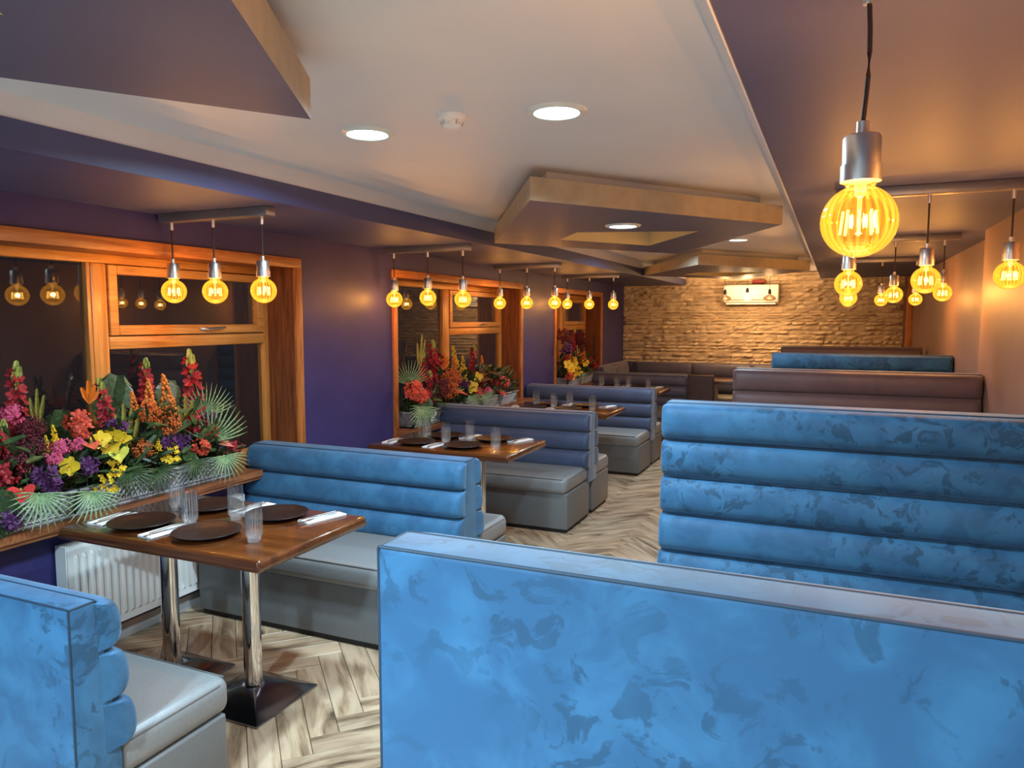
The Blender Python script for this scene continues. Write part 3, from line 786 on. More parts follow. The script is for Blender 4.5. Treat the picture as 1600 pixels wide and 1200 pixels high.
# ------------------------------------------------------------------ tables
def table_meshes(L_, W_):
    top = MB().box(-L_/2, L_/2, -W_/2, W_/2, .717, .762).bevel(.016, 4)
    return top
def table(label, cx, cy, L_=1.09, W_=.68, posts=(-.30,.18), group='laid booth tables'):
    t = thing('dining_table', label, 'table', (cx, cy, 0), 0, group)
    put('tabletop', table_meshes(L_, W_), M['table_wood'], t)
    put('edge_moulding', MB().tube([(-L_/2+.012,-W_/2+.012,.728),(L_/2-.012,-W_/2+.012,.728),(L_/2-.012,W_/2-.012,.728),(-L_/2+.012,W_/2-.012,.728)], .016, 8, True), M['table_wood'], t)
    put('added_dark_board', MB().box(-L_/2+.03, L_/2-.03, -W_/2+.03, W_/2-.03, .708, .7175), M['plinth'], t, smooth=False)  # unseen dark sheet added so the base plates mirror dark instead of wood
    for px in posts:
        put('post', MB().lathe([(.038,.062),(.038,.702)], 28, c=(px,0,0)), M['chrome'], t)
        put('collar', MB().lathe([(.046,.058),(.046,.068),(.038,.074)], 28, c=(px,0,0)), M['chrome'], t)
        s = .19
        b = MB().add([(px-s,-s,.002),(px+s,-s,.002),(px+s,s,.002),(px-s,s,.002),(px-s,-s,.014),(px+s,-s,.014),(px+s,s,.014),(px-s,s,.014),
                      (px-.042,-.042,.064),(px+.042,-.042,.064),(px+.042,.042,.064),(px-.042,.042,.064)],
                     [(0,3,2,1),(0,1,5,4),(1,2,6,5),(2,3,7,6),(3,0,4,7),(4,5,9,8),(5,6,10,9),(6,7,11,10),(7,4,8,11),(8,9,10,11)]).bevel(.004,2,20)
        put('base_plate', b, M['base_metal'], t, ang=25)
        put('top_plate', MB().box(px-.12,px+.12,-.12,.12,.700,.7085), M['plinth'], t, smooth=False)
    return t
TX, TY0 = -2.425, 2.345
TABN = ['nearest table', 'second table', 'third table', 'fourth table']
TY = [TY0 + 2.244*i for i in range(4)]
TLAB = ['nearest red-brown wooden table on two chrome posts, by the white radiator', 'second glossy dark wooden booth table, below the second window',
        'third booth table, half hidden behind a dark blue bench', 'fourth booth table, only its aisle corner showing past a bench']
for i in range(4): table(TLAB[i], TX, TY[i])
tb = table('red-brown table inside the corner banquette by the stone wall', -1.55, 11.02, 1.0, .66, (0.0,), group='back table')

# tableware
PLATE = MB().lathe([(0.0005,.006),(.085,.006),(.098,.010),(.130,.020),(.1335,.0205),(.1335,.018),(.100,.003),(.085,.0),(.0005,.0)], 48).mesh('plate_body', M['plate'])
RIMB = MB().tube([(0.1335*math.cos(2*PI*k/48),0.1335*math.sin(2*PI*k/48),.0195) for k in range(48)], .0022, 6, True).mesh('rim', M['plate'])
GL_PROF = [(.0005,.0),(.023,.0),(.0255,.003),(.0262,.014),(.0335,.030),(.0335,.150),(.0328,.152),(.0318,.150),(.0312,.034),(.024,.016),(.0005,.014)]
GLASS = MB()
n_ = 60
def glass_mesh():
    vs = []; fs = []
    for (r, z) in GL_PROF:
        for k in range(n_):
            a = 2*PI*k/n_
            rr = r
            if .0333 < r < .0337 and z < .115: rr = r*(1+.022*math.cos(20*a))
            vs.append((rr*math.cos(a), rr*math.sin(a), z))
    for i in range(len(GL_PROF)-1):
        for k in range(n_): fs.append((i*n_+k, i*n_+(k+1)%n_, (i+1)*n_+(k+1)%n_, (i+1)*n_+k))
    return MB().add(vs, fs)
gp = []
for (r, z) in GL_PROF[:5]: gp.append((r,z))
gp += [(.0335,.112),(.0333,.118)]
gp += GL_PROF[5:]
GL_PROF = gp
GLME = glass_mesh().mesh('tumbler', M['tumbler'], ang=50)
NAP = MB()
for i, (dx, dz) in enumerate(((0,0),(.002,.0026),(-.0015,.0052))):
    NAP.box(-.042+dx, .042+dx, -.10+abs(dx), .10-abs(dx), dz+.0002, dz+.0024)
NAPME = NAP.bevel(.0008,1).mesh('napkin', M['napkin'], ang=30)
def fork_mb():
    m_ = MB()
    hz = lambda s: .0022 + .004*math.sin(s*PI)
    m_.add([(-.004,-.10,.0012),(.004,-.10,.0012),(.0028,.02,.004),(-.0028,.02,.004),(-.010,.045,.003),(.010,.045,.003),(-.010,.058,.0022),(.010,.058,.0022)]
           +[(-.004,-.10,.0032),(.004,-.10,.0032),(.0028,.02,.006),(-.0028,.02,.006),(-.010,.045,.005),(.010,.045,.005),(-.010,.058,.0042),(.010,.058,.0042)],
           [(8,9,10,11),(11,10,13,12),(12,13,15,14),(3,2,1,0),(4,5,2,3),(6,7,5,4),(0,1,9,8),(1,2,10,9),(2,5,13,10),(5,7,15,13),(7,6,14,15),(6,4,12,14),(4,3,11,12),(3,0,8,11)])
    for k in range(4):
        x = -.0085 + k*.00567
        m_.box(x-.0013, x+.0013, .058, .098, .0022, .0040)
    return m_
def knife_mb():
    m_ = MB().box(-.0045,.0045,-.11,0.0,.0010,.0050).bevel(.0015,2)
    m_.prism([(-.005,0.0),(.005,0.0),(.008,.03),(.008,.085),(.002,.108),(-.005,.112)], .0018, .0034)
    return m_
FORK = fork_mb().mesh('fork', M['cutlery'], ang=30); KNIFE = knife_mb().mesh('knife', M['cutlery'], ang=30)
SEATS = [('near window place', (-2.68,2.18), (-2.735,2.415), (-2.868,2.19), .10),
         ('near aisle place', (-2.31,2.18), (-2.49,2.262), (-2.50,2.145), -.06),
         ('far window place', (-2.63,2.505), (-2.375,2.408), (-2.437,2.575), PI-.12),
         ('far aisle place', (-2.24,2.515), (-2.07,2.19), (-2.035,2.57), PI-.28)]
GPOS = ['window end', 'window side of the middle', 'far middle', 'near aisle corner']
for i in range(4):
    for j, (pl_, pp, gg, nn, nr) in enumerate(SEATS):
        dy = 2.244*i
        jx, jy = [(0,0),(.012,.006),(-.01,.0),(.006,.004)][i]
        tn = TABN[i]
        t = thing('plate', 'round dark brown plate at the %s of the %s' % (pl_, tn), 'plate', (pp[0]+jx, pp[1]+dy, .7625), 0, 'dark dinner plates')
        b = link('plate_body', PLATE, t); link('rim', RIMB, t)
        g = link('tumbler', GLME, None, (gg[0]+jx, gg[1]+dy, .7625))
        tag(g, 'clear ribbed tumbler at the %s of the %s' % (GPOS[j], tn), 'glass', 'ribbed water tumblers')
        nk = link('napkin', NAPME, None, (nn[0], nn[1]+dy, .7623), (0,0,nr))
        tag(nk, 'folded white napkin at the %s of the %s' % (pl_, tn), 'napkin', 'folded white napkins')
        ca, sa = math.cos(nr), math.sin(nr)
        for nm, me, off, yo, lab in (('fork', FORK, -.014, .03, 'steel fork'), ('knife', KNIFE, .016, .0, 'steel knife')):
            o = link(nm, me, None, (nn[0]+off*ca-yo*sa, nn[1]+dy+off*sa+yo*ca, .7705), (0,0,nr+(.05 if nm=='fork' else -.04)))
            tag(o, '%s on the napkin at the %s of the %s' % (lab, pl_, tn), nm, '%ss on the napkins' % ('fork' if nm=='fork' else 'knive'))

# ------------------------------------------------------------------ radiator
RX0, RX1, RY0, RY1, RZ0, RZ1 = -3.283, -3.208, 2.20, 3.33, .13, .585
t = thing('radiator', 'white ribbed panel radiator under the first window', 'radiator', (-3.245, 2.76, 0))
o_ = Vector((-3.245, 2.76, 0))
def rb(name, mb, mat, **k):
    return put(name, MB().add([tuple(Vector(p)-o_) for p in mb.v], mb.f), mat, t, **k)
prof = []; pitch = .0405
y = RY0+.03
pv = [(RX1, RY0+.004)]
while y + pitch < RY1-.02:
    pv += [(RX1, y+.006),(RX1+.011,y+.012),(RX1+.011,y+.021),(RX1,y+.027)]
    y += pitch
pv += [(RX1, RY1-.004)]
pan = MB(); vs = []; zs = [(RZ0,0),(RZ0+.035,0),(RZ0+.05,1),(RZ1-.06,1),(RZ1-.045,0),(RZ1,0)]
for (z, k) in zs:
    for (x, yy) in pv: vs.append((RX1+(x-RX1)*k, yy, z))
n = len(pv); fs = []
for i in range(len(zs)-1):
    for j in range(n-1): fs.append((i*n+j, i*n+j+1, (i+1)*n+j+1, (i+1)*n+j))
rb('front_panel', pan.add(vs, fs), M['radiator'], ang=25)
rb('rear_panel', MB().box(RX0-.006, RX0+.012, RY0+.004, RY1-.004, RZ0, RZ1), M['radiator'], smooth=False)
rb('side_cover', MB().box(RX0, RX1-.002, RY0, RY0+.006, RZ0, RZ1+.004).bevel(.002,1), M['radiator'])
rb('side_cover', MB().box(RX0, RX1-.002, RY1-.006, RY1, RZ0, RZ1+.004).bevel(.002,1), M['radiator'])
rb('top_grille', MB().box(RX0+.01, RX1-.003, RY0+.006, RY1-.006, RZ1-.004, RZ1+.003), M['radiator'], smooth=False)
rb('bleed_valve', MB().lathe([(.011,0),(.011,.012),(.006,.014),(.006,.02)],14), M['chrome'])
bv = t.children[-1]; bv.location = Vector((RX1-.02, RY0-.0, RZ1-.035))-o_; bv.rotation_euler = (PI/2,0,0)
me = bv.data
for v_ in me.vertices: v_.co = v_.co + o_
for yy in (RY0+.06, RY1-.06):
    rb('pipe', MB().tube([((RX0+RX1)/2, yy, .004), ((RX0+RX1)/2, yy, RZ0+.02)], .008, 10), M['chrome'])
    rb('bracket', MB().box(RX0-.018, RX0+.01, yy-.02, yy+.02, RZ0+.05, RZ1-.05), M['radiator'], smooth=False)

# ------------------------------------------------------------------ planters and flowers
def trough(label, x0, x1, y0, y1, lattice):
    cy = (y0+y1)/2
    t = thing('planter_trough', label, 'planter', (x0, cy, ZS+.001), 0, 'zinc planter troughs')
    L_ = y1-y0; w = x1-x0; h = .125
    def slab(a, b_): return a
    # front leans outwards to the top
    put('front_panel', MB().add([(w-.03,-L_/2,0),(w-.03,L_/2,0),(w,L_/2,h),(w,-L_/2,h),(w-.045,-L_/2,0),(w-.045,L_/2,0),(w-.015,L_/2,h),(w-.015,-L_/2,h)],
        [(0,1,2,3),(7,6,5,4),(0,4,5,1),(1,5,6,2),(2,6,7,3),(3,7,4,0)]).bevel(.002,1), M['zinc'], t)
    put('rear_panel', MB().box(0,.012,-L_/2,L_/2,0,h), M['zinc'], t, smooth=False)
    put('bottom', MB().box(0,w-.03,-L_/2,L_/2,0,.01), M['zinc'], t, smooth=False)
    for s in (-1,1):
        put('end_panel', MB().add([(0,s*L_/2,0),(w-.03,s*L_/2,0),(w,s*L_/2,h),(0,s*L_/2,h),(0,s*(L_/2-.012),0),(w-.03,s*(L_/2-.012),0),(w,s*(L_/2-.012),h),(0,s*(L_/2-.012),h)],
            [(0,1,2,3),(7,6,5,4),(0,4,5,1),(1,5,6,2),(2,6,7,3),(3,7,4,0)]), M['zinc'], t, smooth=False)
    put('rim', MB().tube([(0.0,-L_/2,h),(w,-L_/2,h),(w,L_/2,h),(0.0,L_/2,h)], .009, 8, True), M['zinc'], t)
    put('foot_moulding', MB().tube([(w-.03,-L_/2,.010),(w-.03,L_/2,.010)], .012, 8), M['zinc'], t)
    put('fill', MB().box(.012,w-.02,-L_/2+.012,L_/2-.012,.06,h-.015), M['plinth'], t, smooth=False)
    fx = lambda z: w-.03+.03*z/h + .003
    lt = MB(); n = max(2, int(L_/.45)); seg = L_/n
    for k in range(n):
        s0 = -L_/2+k*seg+.05; s1 = -L_/2+(k+1)*seg-.05
        put('stile', MB().tube([(fx(.022),s0-.05 if k else s0-.04,.022),(fx(.108),s0-.05 if k else s0-.04,.108)], .006, 6), M['zinc'], t)
        y = s0
        while y < s1-.055:
            for d in (0,1):
                a, b_ = (y, y+.055) if d == 0 else (y+.055, y)
                lt.tube([(fx(.030),a,.030),(fx(.100),b_,.100)], .0042, 5)
            y += .032
        lt.tube([(fx(.028),s0,.028),(fx(.028),s1,.028)], .004, 5).tube([(fx(.102),s0,.102),(fx(.102),s1,.102)], .004, 5)
    o = put('lattice', lt, M['lattice'], t); o['kind'] = 'stuff'
    return t
TRO = [(1.52,2.215,'near zinc trough in the first window, left of the mullion'), (2.225,3.18,'zinc lattice trough in the first window, behind the nearest table'),
       (5.20,5.63,'short zinc trough in the second window, on the near side of the bench'), (5.96,7.35,'zinc trough in the second window, beyond the bench end'), (9.02,10.11,'zinc trough in the third window under the flowers')]
for (a, b_, lab) in TRO: trough(lab, -3.42, -3.135, a, b_, True)

def leafmat(name, c1, c2, rough=0.5): return noisy(name, [(0.35,c1),(0.65,c2)], rough, 14, 3)
F = {
 'red': leafmat('crimson_petal', lin(122,14,24), lin(176,34,44), .6), 'coral': leafmat('coral_petal', lin(190,58,40), lin(222,96,66), .6),
 'pink': leafmat('pink_petal', lin(186,52,92), lin(220,98,132), .6), 'burgundy': leafmat('burgundy_petal', lin(84,22,34), lin(116,40,50), .7),
 'orange': leafmat('orange_plume', lin(196,104,38), lin(226,146,64), .7), 'amber': leafmat('amber_bloom', lin(190,86,36), lin(220,124,58), .7),
 'yellow': leafmat('yellow_petal', lin(224,178,16), lin(244,210,50), .55), 'lime': leafmat('lime_spathe', lin(200,205,70), lin(226,224,110), .4),
 'purple': leafmat('purple_petal', lin(58,22,66), lin(98,44,100), .6), 'strel': leafmat('orange_bract', lin(224,104,20), lin(240,140,40), .5),
 'green': leafmat('dark_leaf', lin(40,62,34), lin(74,98,54), .45), 'palm': leafmat('mint_palm_leaf', lin(98,130,88), lin(150,176,128), .5),
 'mon': leafmat('monstera_green', lin(52,74,44), lin(86,104,62), .4), 'bud': leafmat('pale_green_bud', lin(150,160,70), lin(200,206,116), .5),
 'strap': leafmat('olive_strap', lin(120,118,44), lin(166,156,72), .5), 'pinks': leafmat('pink_spathe', lin(224,120,112), lin(240,160,146), .35),
 'reds': leafmat('red_spathe', lin(206,50,52), lin(230,84,78), .3), 'corals': leafmat('coral_spathe', lin(222,90,62), lin(238,124,92), .35),
}
rf = random.Random(3)
def petal(mb, base, d, up, L_, W_, cup=0.2):
    d = Vector(d).normalized(); s = d.cross(Vector(up)).normalized(); n_ = s.cross(d).normalized(); b = Vector(base)
    mb.add([b, b+d*L_*.5+s*W_*.5+n_*L_*cup*.5, b+d*L_*.95+s*W_*.28+n_*L_*cup*.5, b+d*L_+n_*L_*cup*.2, b+d*L_*.95-s*W_*.28+n_*L_*cup*.5, b+d*L_*.5-s*W_*.5+n_*L_*cup*.5, b+d*L_*.55],
           [(0,1,6),(1,2,6),(2,3,6),(3,4,6),(4,5,6),(5,0,6)])
def floret(mb, c, s, ax, n=5, jitter=.25):
    ax = Vector(ax).normalized(); a = ax.cross(Vector((0.3,0.2,1))).normalized(); b = ax.cross(a)
    for k in range(n):
        t = 2*PI*k/n + rf.uniform(-jitter,jitter)
        petal(mb, c, ax*.55 + a*math.cos(t) + b*math.sin(t), ax, s, s*.8, -.25)
def k_cluster(n, size):
    mb = MB()
    for k in range(n):
        v = Vector((rf.gauss(0,1), rf.gauss(0,1), rf.gauss(0,1))).normalized()
        if v.x < -.4: v.x = -v.x
        c = v*(.75+.3*rf.random()); c.z *= .85
        floret(mb, c*.85, size, v + Vector((.2,0,.2)), 4)
    return mb
def k_fuzz(n):
    mb = MB()
    for k in range(n):
        v = Vector((rf.gauss(0,1), rf.gauss(0,1), rf.gauss(0,1))).normalized()
        c = v*(.55+.5*rf.random()); c.z *= .9
        mb.octa(c, .085, .12)
    return mb
def k_plume(n):
    mb = MB()
    for k in range(n):
        h = rf.random(); r = .22*(1-h)**.8*rf.uniform(.5,1) + .01; a = rf.random()*2*PI
        mb.octa((r*math.cos(a), r*math.sin(a), -.7+h*1.05), .045, .055)
    return mb
def k_glad():
    mb = MB()
    for k in range(13):
        h = -.9 + k*.082; s = .15*(1.1 - k*.045)
        a = (k%2-.5)*1.5 + rf.uniform(-.5,.5)
        floret(mb, (.03*math.cos(a), .07*math.sin(a)*1.1, h), s, (math.cos(a), math.sin(a)*.9, .45), 6)
    return mb
def k_gladbud():
    mb = MB().tube([(0,0,-1.0),(0,0,0.0)], .014, 5)
    for (y, z, r, l) in ((.0,.09,.030,.20),(.075,.02,.030,.19),(-.07,-.02,.026,.16),(.02,-.10,.022,.12)):
        petal(mb, (0,y*.3,z-.06), (.25,y*8*.12,1), (1,0,0), l*1.3, r*3.2, .3)
        petal(mb, (0,y*.3,z-.06), (.1,y*8*.14,1), (-1,0,0), l*1.2, r*3.0, .3)
    return mb
def k_palm(n=17, up=False, spread=105):
    mb = MB()
    for k in range(n):
        a = R(-spread + 2*spread*k/(n-1)); l = 1.0*(.82+.18*math.cos(a*.8))
        d0 = Vector((.38, math.sin(a), -math.cos(a)*(.9)))
        s = Vector((0, math.cos(a), math.sin(a)))
        pts = []
        for i in range(5):
            q = i/4; p = d0*l*q + Vector((.12*math.sin(q*PI) , 0, -.16*q*q))
            pts.append((p, (.030 if not up else .026)*(math.sin(PI*min(q*.85+.12,1)))**.7 if i < 4 else .003))
        vs = []
        for p, w in pts: vs += [p - s*w, p + Vector((.022,0,.0)) , p + s*w]
        fs = []
        for i in range(4):
            o = i*3; fs += [(o,o+1,o+4,o+3),(o+1,o+2,o+5,o+4)]
        mb.add(vs, fs)
    mb.octa((.02,0,0), .06, .06)
    if up: mb.v = [(x, y, -z) for x,y,z in mb.v]
    return mb
def k_monstera():
    mb = MB()
    rib = [Vector((.02*math.sin(i*.5), 0, .5-i*.22)) for i in range(8)]
    out = [.34,.52,.60,.60,.54,.44,.30,.12]
    for s in (-1,1):
        for i in range(7):
            w0, w1 = out[i], out[min(i+1,7)]
            a, b = rib[i], rib[i+1]
            drop = Vector((.0,0,-.10))
            mid = (a+b)/2
            p0 = a*0.9+b*.1; p1 = a*.1+b*.9
            mb.add([a, p0+Vector((.10,s*w0*.6,.06)), p0+Vector((.04,s*w0,.0))+drop, p1+Vector((.04,s*w1*.98,.02))+drop, p1+Vector((.10,s*w1*.55,.0)), b],
                   [(0,1,4,5),(1,2,3,4)] if s > 0 else [(5,4,1,0),(4,3,2,1)])
    mb.tube([rib[0]+Vector((-.1,0,.0)), rib[3], rib[7]], .016, 5)
    return mb
def k_orchid():
    mb = MB()
    for (t, L_, W_) in ((90,.95,.75),(20,1.0,1.05),(160,1.0,1.05),(235,.9,.7),(305,.9,.7)):
        petal(mb, (0,0,0), (.12, math.cos(R(t)), math.sin(R(t))), (1,0,0), L_, W_, .12)
    floret(mb, (.1,0,-.1), .3, (1,0,-.4), 3)
    return mb
def k_heart():
    mb = MB(); pts = []
    for k in range(20):
        t = 2*PI*k/20
        x = .66*math.sin(t)**3*1.0; y = (13*math.cos(t)-5*math.cos(2*t)-2*math.cos(3*t)-math.cos(4*t))/16
        pts.append((.35*abs(x)+.12*y*y, x, y*.95))
    return mb.add([(.02,0,.1)] + pts, [(0,1+k,1+(k+1)%20) for k in range(20)])
def k_spadix(): return MB().tube([(.02,0,.30),(.22,0,.18),(.42,0,-.05),(.52,0,-.30)], [.05,.06,.055,.03], 7)
def k_strel():
    mb = MB()
    for (y, z, l) in ((-.35,1,1.0),(.0,1,1.3),(.3,1,1.05),(.55,.8,.8)):
        petal(mb, (0,0,-.4), (.25,y,z), (1,0,0), l*1.3, .34, .15)
    return mb
def k_strap():
    mb = MB()
    for (y, l) in ((-.16,.8),(.0,1.05),(.14,.9)):
        petal(mb, (0,y*.4,-.7), (.1,y,1), (1,0,0), l*1.5, .17, .06)
    return mb
def k_spray():
    mb = MB()
    for k in range(26):
        y, z = rf.uniform(-.9,.9), rf.uniform(-.9,.9)
        if y*y+z*z > .9: continue
        floret(mb, (rf.uniform(-.1,.3), y, z), .26, (1, rf.uniform(-.5,.5), rf.uniform(-.3,.6)), 4)
    return mb
KM = {}
def km(kind):
    if kind in KM: return KM[kind]
    d = {'gladiolus': (k_glad,'red'), 'coral_cluster': (lambda: k_cluster(26,.42),'coral'), 'red_cluster': (lambda: k_cluster(26,.42),'red'), 'pink_cluster': (lambda: k_cluster(44,.28),'pink'),
         'burgundy_cluster': (lambda: k_fuzz(230),'burgundy'), 'amber_cluster': (lambda: k_fuzz(200),'amber'), 'orange_plume': (lambda: k_plume(120),'orange'), 'yellow_plume': (lambda: k_plume(80),'yellow'),
         'purple_cluster': (lambda: k_cluster(16,.55),'purple'), 'yellow_spray': (k_spray,'yellow'), 'yellow_orchid': (k_orchid,'yellow'), 'monstera_leaf': (k_monstera,'mon'),
         'palm_fan': (k_palm,'palm'), 'fern_fan': (k_palm,'green'), 'palm_fan_up': (lambda: k_palm(17,True,80),'palm'), 'strelitzia': (k_strel,'strel'), 'strap_leaf': (k_strap,'strap'),
         'yellow_anthurium': (k_heart,'lime'), 'coral_anthurium': (k_heart,'corals'), 'red_anthurium': (k_heart,'reds'), 'pink_anthurium': (k_heart,'pinks'),
         'flower_bud': (k_gladbud,'bud'), 'spadix': (k_spadix,'bud'), 'stem': (None,'green')}
    f_, mt = d[kind]
    KM[kind] = f_().mesh(kind, F[mt], smooth=False, fix=False)
    return KM[kind]
NAMES = {'fern_fan':'dark_palm_fan','coral_cluster':'coral_blossom','red_cluster':'red_blossom','pink_cluster':'pink_blossom','burgundy_cluster':'burgundy_bloom','amber_cluster':'amber_bloom','purple_cluster':'purple_blossom',
         'palm_fan_up':'palm_fan','yellow_anthurium':'anthurium','coral_anthurium':'anthurium','red_anthurium':'anthurium','pink_anthurium':'anthurium'}
def foliage(parent, o, x0, x1, y0, y1, z0, z1, n, seed):
    r = random.Random(seed); mb = MB()
    for k in range(n):
        y = r.uniform(y0, y1); q = (y-y0)/(y1-y0)
        zt = z0 + (z1-z0)*(0.35+.65*math.sin(PI*q)**.6)
        z = z0 + (zt-z0)*r.random()**1.3; x = r.uniform(x0, x1)
        ang = r.uniform(-1.2,1.2)
        petal(mb, (x-o[0], y-o[1], z-o[2]), (r.uniform(.1,1), math.sin(ang), r.uniform(-.3,1)), (.4,r.uniform(-.5,.5),1), r.uniform(.06,.13), r.uniform(.02,.045), .15)
    for k in range(int(n/5)):
        y = r.uniform(y0+.05,y1-.05); x = r.uniform(x0, x1-.08)
        mb.tube([(x-o[0],y-o[1],ZS+.10-o[2]),(x-o[0]+.01,y-o[1]+r.uniform(-.03,.03),z0+.2-o[2])], .004, 4)
    f_ = put('foliage', mb, F['green'], parent, smooth=False, fix=False); f_['kind'] = 'stuff'
def arrangement(label, items, o, fol, seed):
    t = thing('flower_arrangement', label, 'flowers', o, 0, 'window flower arrangements')
    r = random.Random(seed)
    foliage(t, o, *fol, seed)
    for (kind, x, y, z, s) in items:
        if 'fan' in kind:
            rot = (r.uniform(-.25,.25), r.uniform(-.15,.15), -.35+r.uniform(-.35,.35))
        elif kind in ('gladiolus','orange_plume','strap_leaf','yellow_plume','strelitzia'):
            rot = (r.uniform(-.14,.14), r.uniform(-.10,.18), -.6+r.uniform(-.4,.4))
        elif 'anthurium' in kind:
            rot = (r.uniform(-.5,.5), -1.18+r.uniform(-.15,.12), -.5+r.uniform(-.7,.7))
        else:
            rot = (r.uniform(-.35,.35), r.uniform(-.2,.3), -.7+r.uniform(-.5,.5))
        p = link(NAMES.get(kind, kind), km(kind), t, (x-o[0], y-o[1], z-o[2]), rot, s)
        if kind == 'gladiolus': link('flower_bud', km('flower_bud'), p)
        if 'anthurium' in kind: link('spadix', km('spadix'), p)
    return t
W1F = [
('gladiolus',-3.360,2.118,1.371,.30),('gladiolus',-3.380,2.817,1.366,.26),('gladiolus',-3.340,3.082,1.372,.36),('gladiolus',-3.330,2.510,1.278,.27),('gladiolus',-3.220,1.961,1.158,.22),
('coral_cluster',-3.260,2.325,1.167,.060),('coral_cluster',-3.220,2.319,1.118,.050),('monstera_leaf',-3.400,2.635,1.264,.170),('monstera_leaf',-3.340,2.310,1.143,.140),('monstera_leaf',-3.420,2.987,1.231,.130),
('monstera_leaf',-3.160,2.865,.872,.120),('monstera_leaf',-3.100,1.885,.872,.130),('strelitzia',-3.300,2.418,1.256,.075),('pink_cluster',-3.240,2.020,1.226,.055),('pink_cluster',-3.180,2.185,1.064,.050),
('pink_cluster',-3.180,2.255,1.064,.040),('pink_cluster',-3.170,2.137,1.020,.040),('burgundy_cluster',-3.240,2.094,1.160,.060),('burgundy_cluster',-3.200,2.062,1.076,.065),('burgundy_cluster',-3.180,1.991,1.017,.060),
('orange_plume',-3.260,2.727,1.261,.18),('orange_plume',-3.300,2.867,1.268,.20),('orange_plume',-3.260,2.633,1.217,.15),('amber_cluster',-3.200,2.786,1.088,.070),('amber_cluster',-3.220,2.688,1.160,.060),
('amber_cluster',-3.160,2.591,.987,.055),('yellow_plume',-3.220,2.183,1.126,.10),('yellow_plume',-3.180,2.697,1.015,.10),('yellow_plume',-3.200,2.132,1.094,.08),('yellow_spray',-3.140,2.750,.932,.050),
('yellow_orchid',-3.150,2.359,1.068,.050),('yellow_orchid',-3.150,2.427,1.080,.050),('yellow_orchid',-3.150,2.477,1.050,.045),('yellow_orchid',-3.140,2.395,1.023,.045),('yellow_orchid',-3.130,2.184,.977,.050),
('yellow_anthurium',-3.100,2.417,.989,.070),('coral_anthurium',-3.130,2.294,1.053,.060),('red_anthurium',-3.070,1.930,.908,.080),('pink_anthurium',-3.160,3.140,.919,.060),('purple_cluster',-3.120,2.065,.961,.050),
('purple_cluster',-3.090,2.076,.918,.040),('purple_cluster',-3.130,2.276,.966,.045),('purple_cluster',-3.180,2.846,.985,.050),('purple_cluster',-3.180,2.764,.991,.040),('purple_cluster',-3.240,3.098,1.082,.040),
('purple_cluster',-3.220,2.504,1.105,.050),('purple_cluster',-3.060,1.872,.823,.045),('red_cluster',-3.150,3.197,.899,.045),('coral_cluster',-3.160,2.956,.944,.055),('coral_cluster',-3.200,3.079,1.013,.050),
('red_cluster',-3.200,2.972,1.064,.060),('red_cluster',-3.150,1.923,.994,.055),('yellow_spray',-3.070,2.323,.874,.060),('yellow_spray',-3.120,2.406,.933,.050),('palm_fan',-3.060,1.993,.900,.15),
('palm_fan',-3.050,2.223,.860,.15),('fern_fan',-3.1200,2.474,.90,.13),('fern_fan',-3.110,2.630,.885,.13),('palm_fan',-3.100,3.067,.875,.14),('palm_fan_up',-3.220,3.072,.947,.22),
('palm_fan_up',-3.300,3.123,1.083,.18),('fern_fan',-3.1200,2.883,.88,.12),('strap_leaf',-3.240,2.562,1.096,.15),('strap_leaf',-3.240,2.602,1.078,.14),('strap_leaf',-3.280,2.977,1.102,.15),('strap_leaf',-3.300,2.172,1.228,.12)]
arrangement('leafy arrangement at the left edge, with a burgundy bloom and red spathe', [q for q in W1F if q[2] < 2.205] +
            [('gladiolus',-3.34,1.72,1.33,.3),('red_cluster',-3.2,1.75,1.0,.06),('palm_fan',-3.06,1.7,.9,.13),('monstera_leaf',-3.3,1.66,1.1,.12)],
            (-3.28, 1.85, ZS+.06), (-3.40,-3.14,1.54,2.20,.85,1.15,260), 7)
arrangement('large colourful arrangement in the first window with yellow orchids and orange plumes', [q for q in W1F if q[2] >= 2.205],
            (-3.28, 2.70, ZS+.06), (-3.40,-3.14,2.24,3.18,.85,1.16,360), 8)
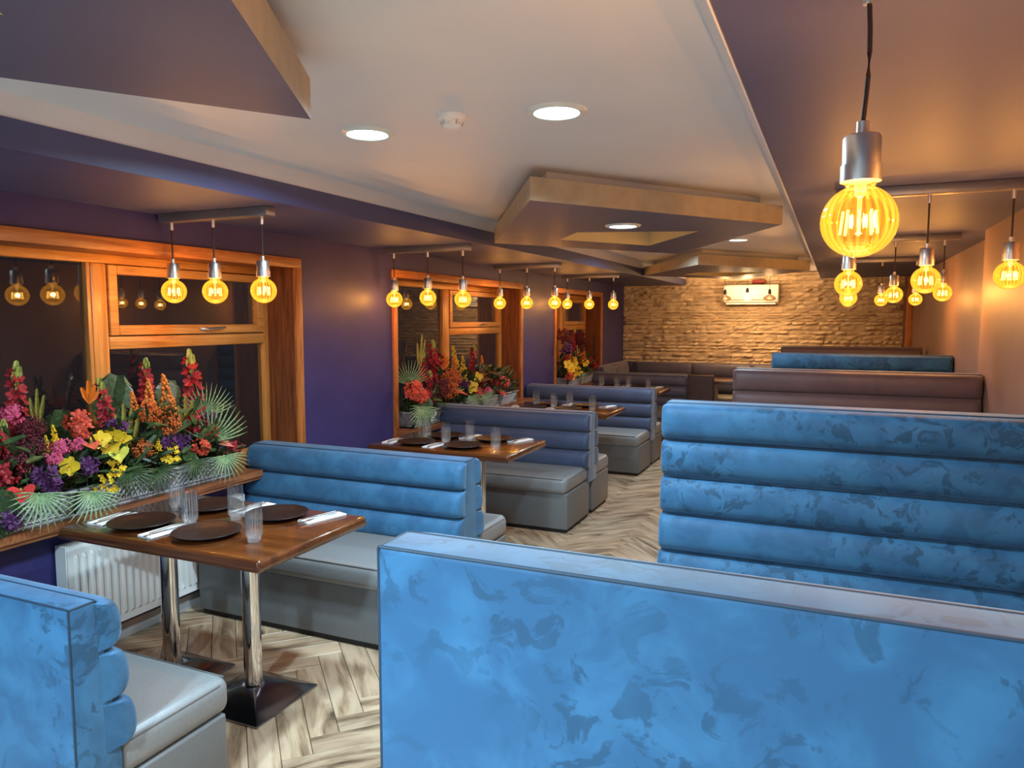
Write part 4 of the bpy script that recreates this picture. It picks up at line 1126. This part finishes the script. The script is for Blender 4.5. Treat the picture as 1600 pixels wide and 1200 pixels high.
W2F = [
('gladiolus',-3.33,5.82,1.362,0.34),('gladiolus',-3.30,5.71,1.114,0.26),('red_cluster',-3.24,5.73,1.275,0.07),('strap_leaf',-3.32,5.56,1.339,0.20),('gladiolus',-3.33,5.65,1.289,0.24),('yellow_plume',-3.30,6.17,1.313,0.20),
('orange_plume',-3.26,6.09,1.220,0.20),('yellow_plume',-3.24,6.24,1.225,0.18),('yellow_plume',-3.20,6.21,1.123,0.16),('gladiolus',-3.34,6.66,1.304,0.30),('orange_plume',-3.26,6.70,1.193,0.20),('orange_plume',-3.24,6.85,1.098,0.18),
('coral_cluster',-3.18,5.24,1.072,0.08),('coral_cluster',-3.16,5.29,1.009,0.08),('amber_cluster',-3.20,5.93,1.095,0.10),('amber_cluster',-3.17,5.84,0.998,0.09),('coral_anthurium',-3.12,5.95,0.955,0.09),('yellow_orchid',-3.13,6.21,0.991,0.07),
('yellow_orchid',-3.15,6.37,1.070,0.06),('coral_cluster',-3.18,7.01,0.975,0.08),('red_anthurium',-3.12,6.86,0.869,0.08),('purple_cluster',-3.17,6.13,1.021,0.06),('red_cluster',-3.20,6.83,1.028,0.08),('red_cluster',-3.20,6.63,0.998,0.07),
('coral_cluster',-3.14,6.34,0.936,0.06),('pink_cluster',-3.14,6.55,0.917,0.06),('palm_fan',-3.10,6.41,0.906,0.14),('palm_fan',-3.10,6.12,0.915,0.13),('monstera_leaf',-3.12,5.32,0.933,0.11),('palm_fan',-3.08,5.01,0.916,0.17),
('palm_fan',-3.07,5.14,0.876,0.14),('burgundy_cluster',-3.20,5.75,1.022,0.09),('coral_cluster',-3.16,5.04,1.028,0.06),('palm_fan_up',-3.30,5.31,1.089,0.20),('monstera_leaf',-3.38,6.08,1.206,0.15),('strelitzia',-3.26,5.88,1.208,0.10),
('red_cluster',-3.16,5.43,0.963,0.07)]
W2F = [(k, x, max(y, 5.17), z, q) for (k, x, y, z, q) in W2F]
arrangement('coral blossoms with a drooping palm fan in the second window, before the bench', [q for q in W2F if q[2] < 5.72], (-3.28, 5.42, ZS+.06), (-3.40,-3.12,5.24,5.62,.84,1.02,110), 19)
arrangement('red and orange arrangement in the second window, behind the bench end', [q for q in W2F if q[2] >= 5.72], (-3.28, 6.65, ZS+.06), (-3.40,-3.14,5.98,7.34,.88,1.14,420), 9)
W3F = [
('burgundy_cluster',-3.28,9.16,1.430,0.10),('burgundy_cluster',-3.25,9.30,1.342,0.10),('burgundy_cluster',-3.30,9.91,1.378,0.11),('burgundy_cluster',-3.27,10.00,1.258,0.10),('purple_cluster',-3.20,8.87,1.256,0.09),('orange_plume',-3.24,9.23,1.182,0.18),
('orange_plume',-3.22,9.33,1.144,0.18),('strap_leaf',-3.28,9.75,1.123,0.18),('yellow_orchid',-3.14,8.70,1.086,0.07),('yellow_orchid',-3.13,8.84,1.045,0.07),('yellow_orchid',-3.12,9.01,0.985,0.07),('yellow_orchid',-3.14,9.25,1.030,0.07),
('yellow_orchid',-3.15,9.75,1.027,0.07),('red_cluster',-3.20,10.21,1.020,0.09),('red_cluster',-3.16,10.21,0.965,0.08),('coral_cluster',-3.12,8.77,0.903,0.06),('yellow_spray',-3.12,8.97,0.914,0.08),('orange_plume',-3.24,9.97,1.150,0.18),
('yellow_spray',-3.12,9.36,0.938,0.07),('palm_fan',-3.10,9.43,0.899,0.11),('gladiolus',-3.34,9.83,1.443,0.28),('red_cluster',-3.18,9.13,1.095,0.07),('amber_cluster',-3.20,9.68,1.093,0.09)]
W3F = [(k, x, max(y, 8.99 + .10*(i % 3)), z, q) for i, (k, x, y, z, q) in enumerate(W3F)]
arrangement('distant arrangement in the third window, yellow blooms under burgundy ones', W3F, (-3.28, 9.55, ZS+.06), (-3.40,-3.14,9.06,10.08,.85,1.16,300), 10)
